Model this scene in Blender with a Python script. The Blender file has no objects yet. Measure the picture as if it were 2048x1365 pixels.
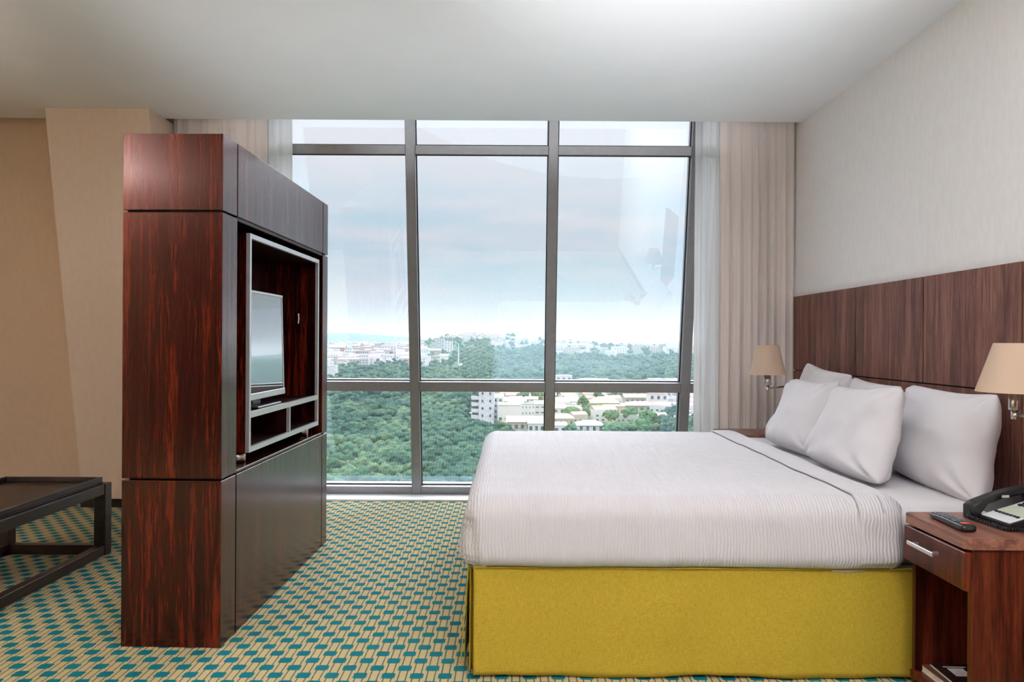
import bpy, math, random
import numpy as np
from mathutils import Vector, Matrix, noise as mnoise
random.seed(7); np.random.seed(7)
scn = bpy.context.scene
col = scn.collection
HC = 1.17; F = 1450.0; ROLL = 0.0055; CEIL = 2.636

def raypt(px, py, d):
    """point of the room that stands d metres ahead of the camera where the lens sees (px, py)"""
    x = px + ROLL*(py-683); y = py - ROLL*(px-1024)
    return Vector(((x-1024)*d/F, d, HC-(y-683)*d/F))

# ------------------------------------------------------------------ materials
def mat(name):
    m = bpy.data.materials.new(name); m.use_nodes = True
    nt = m.node_tree; nt.nodes.clear()
    out = nt.nodes.new('ShaderNodeOutputMaterial')
    return m, nt, out
def N(nt, t, **kw):
    n = nt.nodes.new(t)
    for k, v in kw.items(): setattr(n, k, v)
    return n
def L(nt, a, b): nt.links.new(a, b)
def math_(nt, op, a, b=None, c=None):
    n = N(nt, 'ShaderNodeMath', operation=op)
    for i, v in enumerate((a, b, c)):
        if v is None: continue
        if isinstance(v, (int, float)): n.inputs[i].default_value = v
        else: L(nt, v, n.inputs[i])
    return n.outputs[0]
def ramp(nt, fac, stops):
    r = N(nt, 'ShaderNodeValToRGB'); L(nt, fac, r.inputs[0])
    el = r.color_ramp.elements
    while len(el) < len(stops): el.new(0.5)
    for e, (p, c) in zip(el, stops):
        e.position = p; e.color = (*c, 1) if len(c) == 3 else c
    return r.outputs[0]
def noise(nt, vec, scale, detail=4, rough=.55, mapscale=None, dist=0):
    if mapscale is not None:
        mp = N(nt, 'ShaderNodeMapping'); L(nt, vec, mp.inputs[0]); mp.inputs['Scale'].default_value = mapscale
        vec = mp.outputs[0]
    n = N(nt, 'ShaderNodeTexNoise'); L(nt, vec, n.inputs['Vector'])
    n.inputs['Scale'].default_value = scale; n.inputs['Detail'].default_value = detail
    n.inputs['Roughness'].default_value = rough; n.inputs['Distortion'].default_value = dist
    return n.outputs['Fac']
def coords(nt, kind='Object'):
    if kind == 'World': return N(nt, 'ShaderNodeNewGeometry').outputs['Position']
    return N(nt, 'ShaderNodeTexCoord').outputs[kind]
def bump(nt, h, strength, dist=.01):
    b = N(nt, 'ShaderNodeBump'); b.inputs['Strength'].default_value = strength
    b.inputs['Distance'].default_value = dist; L(nt, h, b.inputs['Height'])
    return b.outputs[0]
def principled(nt, out, base=None, rough=.5, metal=0, spec=.5, coat=0, coat_rough=.1, normal=None, **kw):
    p = N(nt, 'ShaderNodeBsdfPrincipled')
    if base is not None:
        if isinstance(base, tuple): p.inputs['Base Color'].default_value = (*base, 1)
        else: L(nt, base, p.inputs['Base Color'])
    if isinstance(rough, (int, float)): p.inputs['Roughness'].default_value = rough
    else: L(nt, rough, p.inputs['Roughness'])
    p.inputs['Metallic'].default_value = metal
    p.inputs['Specular IOR Level'].default_value = spec
    p.inputs['Coat Weight'].default_value = coat
    p.inputs['Coat Roughness'].default_value = coat_rough
    if normal is not None: L(nt, normal, p.inputs['Normal'])
    for k, v in kw.items(): p.inputs[k.replace('_', ' ')].default_value = v
    L(nt, p.outputs[0], out.inputs[0])
    return p

def simple(name, base, rough=.5, metal=0, spec=.5, nscale=0, namt=.1, bumpamt=0, coat=0, kind='World'):
    m, nt, out = mat(name)
    nrm = None; b = base
    if nscale:
        v = coords(nt, kind); f = noise(nt, v, nscale, 5)
        lo = tuple(max(0, c*(1-namt)) for c in base); hi = tuple(min(1, c*(1+namt)) for c in base)
        b = ramp(nt, f, [(.3, lo), (.7, hi)])
        if bumpamt: nrm = bump(nt, f, bumpamt, .004)
    principled(nt, out, b, rough, metal, spec, coat, normal=nrm)
    return m

def wood(name, c0, c1, c2, rough=.3, coat=.35, axis='Z', spec=.5, kind='World', ior=1.5, tint=(1, 1, 1)):
    m, nt, out = mat(name)
    v = coords(nt, kind)
    s = {'Z': (6, 6, .32), 'Y': (6, .32, 6), 'X': (.32, 6, 6)}[axis]
    f1 = noise(nt, v, 4.4, 7, .66, s, .3)
    s2 = tuple(a*5 for a in s)
    f2 = noise(nt, v, 6.5, 6, .7, s2)
    f = math_(nt, 'ADD', math_(nt, 'MULTIPLY', f1, .6), math_(nt, 'MULTIPLY', f2, .4))
    c = ramp(nt, f, [(.42, c0), (.5, c1), (.60, c2)])
    nrm = bump(nt, f2, .12, .002)
    p = principled(nt, out, c, rough, 0, spec, coat, .14, nrm, IOR=ior)
    p.inputs['Specular Tint'].default_value = (*tint, 1)
    return m

M = {}
M['wood_panel'] = wood('mahogany', (.002, .0004, .0003), (.022, .0026, .0012), (.105, .013, .0045), .24, .35, ior=1.5, tint=(1, .35, .25))
M['wood_head'] = wood('headboard_veneer', (.075, .026, .018), (.15, .058, .042), (.24, .11, .078), .5, 0, ior=1.4)
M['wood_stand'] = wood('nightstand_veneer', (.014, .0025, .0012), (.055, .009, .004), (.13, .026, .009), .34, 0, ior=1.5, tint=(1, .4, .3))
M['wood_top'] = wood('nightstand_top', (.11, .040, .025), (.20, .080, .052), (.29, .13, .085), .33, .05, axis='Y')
M['wood_table'] = wood('wenge', (.010, .005, .0035), (.024, .012, .008), (.042, .022, .015), .4, 0, axis='Y')
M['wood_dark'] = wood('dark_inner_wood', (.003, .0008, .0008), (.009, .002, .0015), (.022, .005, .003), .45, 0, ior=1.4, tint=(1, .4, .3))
M['black'] = simple('black_plastic', (.008, .008, .009), .32, nscale=60, namt=.2)
M['black_matte'] = simple('black_matte', (.006, .005, .005), .7, nscale=40, namt=.2)
M['gap'] = simple('shadow_gap', (.004, .003, .003), .8, nscale=40, namt=.2)
M['alu'] = simple('brushed_aluminium', (.27, .265, .275), .42, .5, nscale=25, namt=.06)
M['alu_trim'] = simple('satin_trim', (.62, .61, .62), .35, .6, nscale=30, namt=.05)
M['nickel'] = simple('satin_nickel', (.50, .46, .42), .26, 1, nscale=30, namt=.06)
M['steel'] = simple('steel_handle', (.75, .74, .75), .28, .9, nscale=30, namt=.05)
M['gasket'] = simple('rubber_gasket', (.008, .009, .01), .6, nscale=50)
M['sill'] = simple('white_sill', (.80, .81, .82), .35, nscale=12, namt=.03)
M['baseboard'] = simple('dark_baseboard', (.02, .012, .01), .4, nscale=20, namt=.2)
M['ceiling'] = simple('ceiling_paint', (.85, .855, .88), .9, spec=.2, nscale=3, namt=.015)
M['phone_face'] = simple('phone_face', (.62, .64, .66), .35, nscale=40, namt=.04)
M['phone_label'] = simple('phone_label', (.48, .54, .40), .4, nscale=40, namt=.05)
M['red'] = simple('red_key', (.55, .06, .04), .4, nscale=40, namt=.05)
M['grey_key'] = simple('grey_key', (.10, .11, .12), .45, nscale=40, namt=.1)
M['paper'] = simple('paper_pages', (.66, .60, .56), .7, nscale=90, namt=.12)
M['cover_dark'] = simple('magazine_cover_dark', (.02, .012, .012), .25, nscale=22, namt=.6)
M['cover_red'] = simple('cover_red', (.28, .01, .015), .25, nscale=30, namt=.2)
M['cover_white'] = simple('cover_white', (.7, .66, .66), .3, nscale=30, namt=.1)
M['cover_brown'] = simple('cover_brown', (.07, .035, .022), .3, nscale=20, namt=.4)

def wallpaper(name, c):
    m, nt, out = mat(name)
    v = coords(nt, 'World')
    f = noise(nt, v, 30, 4, .6, (1.5, 1.5, .5))
    f2 = noise(nt, v, 220, 2, .6, (2, 2, .6))
    b = ramp(nt, f, [(.3, tuple(x*.97 for x in c)), (.7, tuple(x*1.03 for x in c))])
    principled(nt, out, b, .75, spec=.25, normal=bump(nt, f2, .12, .001))
    return m
M['wall'] = wallpaper('cream_wallcovering', (.86, .84, .83))
M['wall_tan'] = wallpaper('tan_wallcovering', (.76, .57, .41))
M['column'] = wallpaper('column_wallcovering', (.78, .62, .50))

def carpet():
    m, nt, out = mat('patterned_carpet')
    v = coords(nt, 'World')
    sx = N(nt, 'ShaderNodeSeparateXYZ'); L(nt, v, sx.inputs[0])
    # slight fuzz of the pile moves the pattern edge
    wob = math_(nt, 'MULTIPLY', math_(nt, 'SUBTRACT', noise(nt, v, 330, 2), .5), .010)
    wob2 = math_(nt, 'MULTIPLY', math_(nt, 'SUBTRACT', noise(nt, v, 300, 2, .5, (1, 1, 1), .3), .5), .010)
    PX, PY, x0, y0 = .0987, .118, -.474, 2.704
    X = math_(nt, 'ADD', math_(nt, 'SUBTRACT', sx.outputs[0], x0), wob)
    Y = math_(nt, 'ADD', math_(nt, 'SUBTRACT', sx.outputs[1], y0), wob2)
    def cell(ox, oy):
        u = math_(nt, 'SUBTRACT', math_(nt, 'MULTIPLY', math_(nt, 'FRACT', math_(nt, 'ADD', math_(nt, 'DIVIDE', math_(nt, 'ADD', X, ox), PX), .5)), PX), PX/2)
        w = math_(nt, 'SUBTRACT', math_(nt, 'MULTIPLY', math_(nt, 'FRACT', math_(nt, 'ADD', math_(nt, 'DIVIDE', math_(nt, 'ADD', Y, oy), PY), .5)), PY), PY/2)
        au = math_(nt, 'ABSOLUTE', u); aw = math_(nt, 'ABSOLUTE', w)
        # block with small shoulders: main + wider middle
        b1 = math_(nt, 'MULTIPLY', math_(nt, 'LESS_THAN', au, .0235), math_(nt, 'LESS_THAN', aw, .0175))
        b2 = math_(nt, 'MULTIPLY', math_(nt, 'LESS_THAN', au, .0185), math_(nt, 'LESS_THAN', aw, .0215))
        b = math_(nt, 'MAXIMUM', b1, b2)
        ln = math_(nt, 'LESS_THAN', math_(nt, 'ABSOLUTE', math_(nt, 'SUBTRACT', au, .0135)), .0021)
        return b, ln
    ba, la = cell(0, 0); bb, lb = cell(PX/2, PY/2)
    # lines of a column run between its own blocks
    blk = math_(nt, 'MAXIMUM', ba, bb)
    ln = math_(nt, 'MAXIMUM', la, lb)
    tuft = noise(nt, v, 420, 3, .7)
    cream = ramp(nt, tuft, [(.3, (.37, .285, .135)), (.7, (.56, .455, .25))])
    teal = ramp(nt, tuft, [(.3, (.0, .085, .105)), (.7, (.004, .185, .215))])
    mx = N(nt, 'ShaderNodeMixRGB'); L(nt, ln, mx.inputs[0]); L(nt, cream, mx.inputs[1]); mx.inputs[2].default_value = (.035, .085, .065, 1)
    mx2 = N(nt, 'ShaderNodeMixRGB'); L(nt, blk, mx2.inputs[0]); L(nt, mx.outputs[0], mx2.inputs[1]); L(nt, teal, mx2.inputs[2])
    h = math_(nt, 'ADD', math_(nt, 'MULTIPLY', tuft, .7), math_(nt, 'MULTIPLY', blk, .25))
    p = principled(nt, out, mx2.outputs[0], .95, spec=.15, normal=bump(nt, h, .5, .003))
    return m
M['carpet'] = carpet()

def cloth(name, c, ribs=None, weave=900, rough=.85, transl=0):
    m, nt, out = mat(name)
    v = coords(nt, 'World')
    f = noise(nt, v, weave, 2, .5)
    big = noise(nt, v, 6, 4, .6)
    h = math_(nt, 'MULTIPLY', f, .12)
    if ribs:
        sx = N(nt, 'ShaderNodeSeparateXYZ'); L(nt, v, sx.inputs[0])
        wob = math_(nt, 'MULTIPLY', noise(nt, v, 7, 3, .6), .035)
        ph = math_(nt, 'ADD', sx.outputs[0], wob)
        w = math_(nt, 'SINE', math_(nt, 'MULTIPLY', ph, 2*math.pi/ribs))
        br = noise(nt, v, 45, 2, .6)
        h = math_(nt, 'ADD', h, math_(nt, 'MULTIPLY', math_(nt, 'MULTIPLY', w, .5), math_(nt, 'ADD', br, .35)))
    b = ramp(nt, big, [(.3, tuple(x*.985 for x in c)), (.7, tuple(min(1, x*1.015) for x in c))])
    p = principled(nt, out, b, rough, spec=.2, normal=bump(nt, h, .55 if ribs else .25, .004 if ribs else .0015))
    p.inputs['Sheen Weight'].default_value = .15
    return m
M['blanket'] = cloth('ribbed_white_coverlet', (.645, .63, .65), ribs=.0115)
M['sheet'] = cloth('white_sheet', (.63, .615, .63))
M['pillow'] = cloth('white_pillowcase', (.645, .63, .65))

def linen():
    m, nt, out = mat('mustard_linen')
    v = coords(nt, 'World')
    a = noise(nt, v, 60, 3, .7, (1, 1, 14)); b = noise(nt, v, 60, 3, .7, (14, 14, 1))
    f = math_(nt, 'ADD', math_(nt, 'MULTIPLY', a, .5), math_(nt, 'MULTIPLY', b, .5))
    c = ramp(nt, f, [(.38, (.37, .255, .012)), (.62, (.55, .405, .055))])
    principled(nt, out, c, .85, spec=.2, normal=bump(nt, f, .3, .002))
    return m
M['linen'] = linen()

def curtain_mat(name, c, tr, clear):
    m, nt, out = mat(name)
    v = coords(nt, 'World')
    f = noise(nt, v, 380, 2, .6, (1, 1, 1))
    cc = ramp(nt, f, [(.3, tuple(x*.96 for x in c)), (.7, c)])
    d = N(nt, 'ShaderNodeBsdfDiffuse'); L(nt, cc, d.inputs[0])
    t = N(nt, 'ShaderNodeBsdfTranslucent'); L(nt, cc, t.inputs[0])
    tp = N(nt, 'ShaderNodeBsdfTransparent')
    m1 = N(nt, 'ShaderNodeMixShader'); m1.inputs[0].default_value = tr
    L(nt, d.outputs[0], m1.inputs[1]); L(nt, t.outputs[0], m1.inputs[2])
    m2 = N(nt, 'ShaderNodeMixShader'); m2.inputs[0].default_value = clear
    L(nt, m1.outputs[0], m2.inputs[1]); L(nt, tp.outputs[0], m2.inputs[2])
    L(nt, m2.outputs[0], out.inputs[0])
    return m
M['curtain'] = curtain_mat('beige_voile', (.93, .85, .81), .22, .02)
M['sheer'] = curtain_mat('white_sheer', (.84, .84, .84), .45, .28)
M['shade'] = curtain_mat('cream_lamp_shade', (.72, .56, .43), .3, 0)

def glass():
    m, nt, out = mat('tinted_reflective_glass')
    tp = N(nt, 'ShaderNodeBsdfTransparent'); tp.inputs[0].default_value = (.95, .97, 1, 1)
    gl = N(nt, 'ShaderNodeBsdfGlossy'); gl.inputs['Roughness'].default_value = 0
    gl.inputs[0].default_value = (.70, .93, 1, 1)
    lw = N(nt, 'ShaderNodeLayerWeight'); lw.inputs[0].default_value = .25
    fac = math_(nt, 'ADD', math_(nt, 'MULTIPLY', lw.outputs['Fresnel'], .4), .14)
    mx = N(nt, 'ShaderNodeMixShader'); L(nt, fac, mx.inputs[0])
    L(nt, tp.outputs[0], mx.inputs[1]); L(nt, gl.outputs[0], mx.inputs[2]); L(nt, mx.outputs[0], out.inputs[0])
    return m
M['glass'] = glass()
def screen():
    m, nt, out = mat('dark_glossy_screen')
    v = coords(nt, 'World'); f = noise(nt, v, 8, 2)
    c = ramp(nt, f, [(.3, (.008, .009, .01)), (.7, (.011, .012, .014))])
    principled(nt, out, c, .03, 0, .5, IOR=4.5)
    return m
M['screen'] = screen()

def foliage(name, a, b, c):
    m, nt, out = mat(name)
    v = coords(nt, 'World')
    f = noise(nt, v, .035, 4, .6); f2 = noise(nt, v, .9, 5, .8)
    g = math_(nt, 'ADD', math_(nt, 'MULTIPLY', f, .45), math_(nt, 'MULTIPLY', f2, .55))
    cc = ramp(nt, g, [(.36, a), (.49, b), (.60, c)])
    principled(nt, out, cc, .9, spec=.1, normal=bump(nt, f2, .9, .5))
    return m
M['leaf'] = foliage('forest_leaves', (.005, .030, .030), (.024, .070, .048), (.095, .150, .075))
M['leaf2'] = foliage('garden_leaves', (.02, .07, .055), (.05, .13, .08), (.11, .19, .10))
M['bark'] = simple('bark', (.12, .08, .06), .9, nscale=.5, namt=.3)
def terrain_mat():
    m, nt, out = mat('scrub_ground')
    v = coords(nt, 'World')
    f = noise(nt, v, .012, 6, .7); g = noise(nt, v, .05, 5, .75)
    h = math_(nt, 'ADD', math_(nt, 'MULTIPLY', f, .5), math_(nt, 'MULTIPLY', g, .5))
    c = ramp(nt, h, [(.38, (.015, .055, .042)), (.5, (.04, .10, .065)), (.58, (.085, .075, .05)), (.68, (.13, .10, .075))])
    principled(nt, out, c, .95, spec=.1)
    return m
M['terrain'] = terrain_mat()
def bl(n, c, amt=.06): return simple(n, c, .8, spec=.2, nscale=.15, namt=amt)
M['b_white'] = bl('white_render', (.47, .48, .50)); M['b_cream'] = bl('cream_render', (.36, .33, .30))
M['b_pink'] = bl('pink_render', (.38, .30, .29)); M['b_grey'] = bl('grey_render', (.32, .34, .37))
M['b_red'] = bl('red_brick', (.38, .16, .12)); M['r_red'] = bl('red_roof', (.31, .215, .20), .15)
M['r_orange'] = bl('orange_roof', (.38, .27, .20), .12); M['r_grey'] = bl('grey_roof', (.28, .31, .34), .1)
M['r_brown'] = bl('rust_roof', (.30, .23, .225), .15); M['r_white'] = bl('pale_roof', (.36, .38, .41))
M['pane_dark'] = simple('dark_house_window', (.05, .07, .08), .2, nscale=.3, namt=.2)
M['teal_paint'] = bl('teal_paint', (.22, .55, .48))

# ------------------------------------------------------------------ mesh helpers
class MB:
    def __init__(s): s.v = []; s.f = []
    def add(s, vs, fs):
        o = len(s.v); s.v += [tuple(v) for v in vs]; s.f += [tuple(i+o for i in f) for f in fs]; return s
    def box(s, x0, x1, y0, y1, z0, z1, b=0, mtx=None):
        if b <= 0:
            vs = [(x, y, z) for x in (x0, x1) for y in (y0, y1) for z in (z0, z1)]
            fs = [(0, 1, 3, 2), (4, 6, 7, 5), (0, 4, 5, 1), (2, 3, 7, 6), (0, 2, 6, 4), (1, 5, 7, 3)]
        else:
            import itertools
            b = min(b, (x1-x0)*.45, (y1-y0)*.45, (z1-z0)*.45)
            vs, fs = [], []; idx = {}
            lo, hi = (x0, y0, z0), (x1, y1, z1)
            for c in itertools.product((0, 1), repeat=3):
                for ax in range(3):
                    p = []
                    for k in range(3):
                        e = lo[k] if c[k] == 0 else hi[k]
                        if k != ax: e += b if c[k] == 0 else -b
                        p.append(e)
                    idx[(c, ax)] = len(vs); vs.append(tuple(p))
            cen = Vector([(lo[k]+hi[k])/2 for k in range(3)])
            def face(ids):
                pts = [Vector(vs[i]) for i in ids]
                n = (pts[1]-pts[0]).cross(pts[2]-pts[0]); m_ = sum(pts, Vector())/len(pts)
                fs.append(tuple(ids) if n.dot(m_-cen) > 0 else tuple(reversed(ids)))
            for ax in range(3):
                o1, o2 = [k for k in range(3) if k != ax]
                for sd in (0, 1):
                    q = []
                    for a_, b_ in ((0, 0), (1, 0), (1, 1), (0, 1)):
                        c = [0, 0, 0]; c[ax] = sd; c[o1] = a_; c[o2] = b_; q.append(idx[(tuple(c), ax)])
                    face(q)
                for a_ in (0, 1):
                    for b_ in (0, 1):
                        c0 = [0, 0, 0]; c0[o1] = a_; c0[o2] = b_; c0[ax] = 0; c1 = list(c0); c1[ax] = 1
                        c0, c1 = tuple(c0), tuple(c1)
                        face([idx[(c0, o1)], idx[(c1, o1)], idx[(c1, o2)], idx[(c0, o2)]])
            for c in itertools.product((0, 1), repeat=3): face([idx[(c, 0)], idx[(c, 1)], idx[(c, 2)]])
        if mtx is not None: vs = [mtx @ Vector(v) for v in vs]
        return s.add(vs, fs)
    def lathe(s, prof, seg=32, mtx=None, cap=True):
        vs = []; fs = []
        for r, z in prof:
            for i in range(seg):
                a = 2*math.pi*i/seg; vs.append((r*math.cos(a), r*math.sin(a), z))
        for j in range(len(prof)-1):
            for i in range(seg):
                k = (i+1) % seg
                fs.append((j*seg+i, j*seg+k, (j+1)*seg+k, (j+1)*seg+i))
        if cap:
            fs.append(tuple(reversed(range(seg)))); n = (len(prof)-1)*seg
            fs.append(tuple(range(n, n+seg)))
        if mtx is not None: vs = [mtx @ Vector(v) for v in vs]
        return s.add(vs, fs)
    def tube(s, pts, r, seg=10):
        pts = [Vector(p) for p in pts]; vs = []; fs = []; up = Vector((0, 0, 1))
        n = len(pts); prev = None
        for i, p in enumerate(pts):
            t = (pts[min(i+1, n-1)]-pts[max(i-1, 0)]).normalized()
            a = (prev if prev is not None else (up if abs(t.z) < .9 else Vector((1, 0, 0))))
            a = (a - t*a.dot(t)).normalized(); prev = a; b = t.cross(a)
            rr = r[i] if isinstance(r, (list, tuple)) else r
            for k in range(seg):
                th = 2*math.pi*k/seg; vs.append(p+a*rr*math.cos(th)+b*rr*math.sin(th))
        for i in range(n-1):
            for k in range(seg):
                k2 = (k+1) % seg; fs.append((i*seg+k, i*seg+k2, (i+1)*seg+k2, (i+1)*seg+k))
        fs.append(tuple(reversed(range(seg)))); fs.append(tuple(range((n-1)*seg, n*seg)))
        return s.add(vs, fs)
    def build(s, name, m, parent=None, smooth=False):
        me = bpy.data.meshes.new(name); me.from_pydata(s.v, [], s.f); me.validate()
        o = bpy.data.objects.new(name, me); col.objects.link(o)
        for mm in (m if isinstance(m, list) else [m]): me.materials.append(mm)
        if parent is not None: o.parent = parent
        if smooth: me.shade_smooth()
        return o
def Box(name, m, parent, *a, b=0, **k): return MB().box(*a, b=b, **k).build(name, m, parent)
def autosmooth(o, ang=35):
    o.data.shade_smooth()
    try: o.data.set_sharp_from_angle(angle=math.radians(ang))
    except Exception: pass
    return o
def np_mesh(name, v, f, m, parent=None, smooth=False):
    me = bpy.data.meshes.new(name); v = np.asarray(v, np.float32); f = np.asarray(f, np.int32)
    k = f.shape[1]
    me.vertices.add(len(v)); me.vertices.foreach_set('co', v.ravel())
    me.loops.add(f.size); me.loops.foreach_set('vertex_index', f.ravel())
    me.polygons.add(len(f)); me.polygons.foreach_set('loop_start', np.arange(0, f.size, k, dtype=np.int32))
    me.update(calc_edges=True); me.materials.append(m)
    o = bpy.data.objects.new(name, me); col.objects.link(o)
    if parent is not None: o.parent = parent
    if smooth: me.shade_smooth()
    return o
def thing(name, label, cat, loc=(0, 0, 0), rot=(0, 0, 0), group=None):
    o = bpy.data.objects.new(name, None); col.objects.link(o); o.location = loc; o.rotation_euler = rot
    o.empty_display_size = .1
    o['label'] = label; o['category'] = cat
    if group: o['group'] = group
    return o
def tag(o, label, cat, group=None):
    o['label'] = label; o['category'] = cat
    if group: o['group'] = group
    return o
def struct(o): o['kind'] = 'structure'; return o
def grid_mesh(name, P, m, parent=None, smooth=True, closed_u=False):
    """P: array (nu, nv, 3)"""
    nu, nv = P.shape[:2]; idx = np.arange(nu*nv).reshape(nu, nv)
    if closed_u: idx = np.vstack([idx, idx[:1]])
    f = np.stack([idx[:-1, :-1], idx[1:, :-1], idx[1:, 1:], idx[:-1, 1:]], -1).reshape(-1, 4)
    return np_mesh(name, P.reshape(-1, 3), f, m, parent, smooth)
def nz(p, s=1.0, seed=0): return mnoise.noise(Vector((p[0]*s+seed*7.3, p[1]*s-seed*3.1, p[2]*s+seed)))

def rounded(name, m, parent, x0, x1, y0, y1, z0, z1, r, step=.03, fn=None, smooth=True):
    """box with rounded edges, dense grid, optional per-point displacement"""
    vs = {}; faces = []; V = []
    nx, ny, nzz = [max(4, int((b-a)/step)) for a, b in ((x0, x1), (y0, y1), (z0, z1))]
    def key(i, j, k):
        t = (i, j, k)
        if t in vs: return vs[t]
        p = Vector((x0+(x1-x0)*i/nx, y0+(y1-y0)*j/ny, z0+(z1-z0)*k/nzz))
        c = Vector((min(max(p.x, x0+r), x1-r), min(max(p.y, y0+r), y1-r), min(max(p.z, z0+r), z1-r)))
        d = p-c
        n = d.normalized() if d.length > 1e-9 else Vector((0, 0, 1))
        # cube-corner points go to the sphere
        q = c+n*r if d.length > 1e-9 else p
        if fn: q = fn(q, n)
        vs[t] = len(V); V.append(tuple(q)); return vs[t]
    for i in range(nx):
        for j in range(ny):
            faces.append((key(i, j, 0), key(i, j+1, 0), key(i+1, j+1, 0), key(i+1, j, 0)))
            faces.append((key(i, j, nzz), key(i+1, j, nzz), key(i+1, j+1, nzz), key(i, j+1, nzz)))
    for i in range(nx):
        for k in range(nzz):
            faces.append((key(i, 0, k), key(i+1, 0, k), key(i+1, 0, k+1), key(i, 0, k+1)))
            faces.append((key(i, ny, k), key(i, ny, k+1), key(i+1, ny, k+1), key(i+1, ny, k)))
    for j in range(ny):
        for k in range(nzz):
            faces.append((key(0, j, k), key(0, j, k+1), key(0, j+1, k+1), key(0, j+1, k)))
            faces.append((key(nx, j, k), key(nx, j+1, k), key(nx, j+1, k+1), key(nx, j, k+1)))
    return np_mesh(name, V, faces, m, parent, smooth)

# ------------------------------------------------------------------ camera
cam = bpy.data.cameras.new('camera'); cam.sensor_width = 36; cam.lens = F/2048*36; cam.clip_start = .05; cam.clip_end = 30000
co = bpy.data.objects.new('camera', cam); col.objects.link(co)
co.location = (0, 0, HC)
co.rotation_euler = (Matrix.Rotation(math.pi/2, 4, 'X') @ Matrix.Rotation(ROLL, 4, 'Z')).to_euler()
scn.camera = co

# ------------------------------------------------------------------ room shell
YB, XL, XR = -2.6, -4.3, 1.917        # rear wall, far left wall, headboard wall
TH = math.atan(.178)                  # lean of the facade
FY = 5.45                             # facade inner face at floor level
def fac(z): return FY-.178*z
struct(Box('floor', M['carpet'], None, XL-.1, XR+.1, YB-.1, 5.27, -.12, 0))
struct(Box('trim_1', M['sill'], None, XL-.1, XR+.1, 5.27, 5.60, -.12, .012))
mb = MB(); mb.box(XL-.1, XR+.1, YB-.1, 4.82, CEIL, CEIL+.05)
c_ = struct(mb.build('ceiling', M['ceiling']))
struct(Box('trim_2', M['ceiling'], None, XL-.1, XR+.1, 4.76, 4.82, CEIL+.0502, 2.95))      # side of the curtain pocket
struct(Box('trim_3', M['ceiling'], None, XL-.1, XR+.1, 4.76, 5.4, 2.9502, 3.0))
struct(Box('wall_right', M['wall'], None, XR, XR+.12, YB, 5.6, 0.0, 3.0))
struct(Box('wall_left', M['wall_tan'], None, XL-.12, XL, YB, 5.6, 0.0, 3.0))
M['wall_rear'] = wallpaper('umber_wallcovering', (.09, .07, .06))
struct(Box('wall_back', M['wall_rear'], None, XL, XR, YB-.12, YB, 0.0, CEIL))
def leaning_panel(name, x0, x1, y_off, depth, m, z1=2.95, slope=.178, y0=FY):
    vs = []
    for x in (x0, x1):
        for d in (0, depth):
            for z in (0.0, z1): vs.append((x, y0+y_off-slope*z+d, z))
    fs = [(0, 1, 3, 2), (4, 6, 7, 5), (0, 4, 5, 1), (2, 3, 7, 6), (0, 2, 6, 4), (1, 5, 7, 3)]
    return MB().add(vs, fs).build(name, m)
struct(leaning_panel('wall_front_left', XL, -1.98, .0, .12, M['wall_tan']))
struct(leaning_panel('wall_front_right', 1.43, XR, .0, .12, M['wall']))
# leaning column
struct(leaning_panel('wall_column', -2.975, -2.315, 0, .38, M['column'], z1=CEIL-.001, slope=.165, y0=5.04))
mb = MB()
mb.add([(x, 5.04-.165*z-d, z) for x in (-2.985, -2.305) for d in (.012, -.01) for z in (0.0, .06)],
       [(0, 1, 3, 2), (4, 6, 7, 5), (0, 4, 5, 1), (2, 3, 7, 6), (0, 2, 6, 4), (1, 5, 7, 3)])
struct(mb.build('baseboard_column', M['baseboard']))
mb = MB()
mb.add([(x, 5.45-.178*z-d, z) for x in (XL, -2.98) for d in (.012, -.01) for z in (0.013, .07)],
       [(0, 1, 3, 2), (4, 6, 7, 5), (0, 4, 5, 1), (2, 3, 7, 6), (0, 2, 6, 4), (1, 5, 7, 3)])
struct(mb.build('baseboard_front', M['baseboard']))
struct(Box('baseboard_right', M['baseboard'], None, XR-.012, XR, YB, 1.35, 0.0, .08))

# window: leaning curtain wall; local z runs up the slope, local y is outward
win = bpy.data.objects.new('window_1', None); col.objects.link(win); struct(win)
win.location = (0, FY, 0); win.rotation_euler = (TH, 0, 0)
MX = [-1.705, -.712, .28, 1.272]; MW = .034
GY = .062
for x in MX: Box('mullion', M['alu'], win, x-MW, x+MW, 0, .13, .005, 3.02, b=.003)
TR = [(.008, .070), (.806, .878), (2.498, 2.560), (2.93, 3.0)]
edges = [-1.98]+[e for x in MX for e in (x-MW, x+MW)]+[1.43]
bays = [(edges[i], edges[i+1]) for i in range(0, len(edges), 2)]
for (a, b) in bays:
    for (t0, t1) in TR:
        Box('transom', M['alu'], win, a, b, .008, .12, t0, t1, b=.002)
    for (t0, t1) in zip([t[1] for t in TR[:-1]], [t[0] for t in TR[1:]]):
        Box('pane', M['glass'], win, a+.001, b-.001, GY, GY+.008, t0, t1)
        g = MB(); w = .007
        g.box(a, a+w, GY-.010, GY-.001, t0, t1); g.box(b-w, b, GY-.010, GY-.001, t0, t1)
        g.box(a+w, b-w, GY-.010, GY-.001, t0, t0+w); g.box(a+w, b-w, GY-.010, GY-.001, t1-w, t1)
        g.build('gasket', M['gasket'], win)

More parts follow.
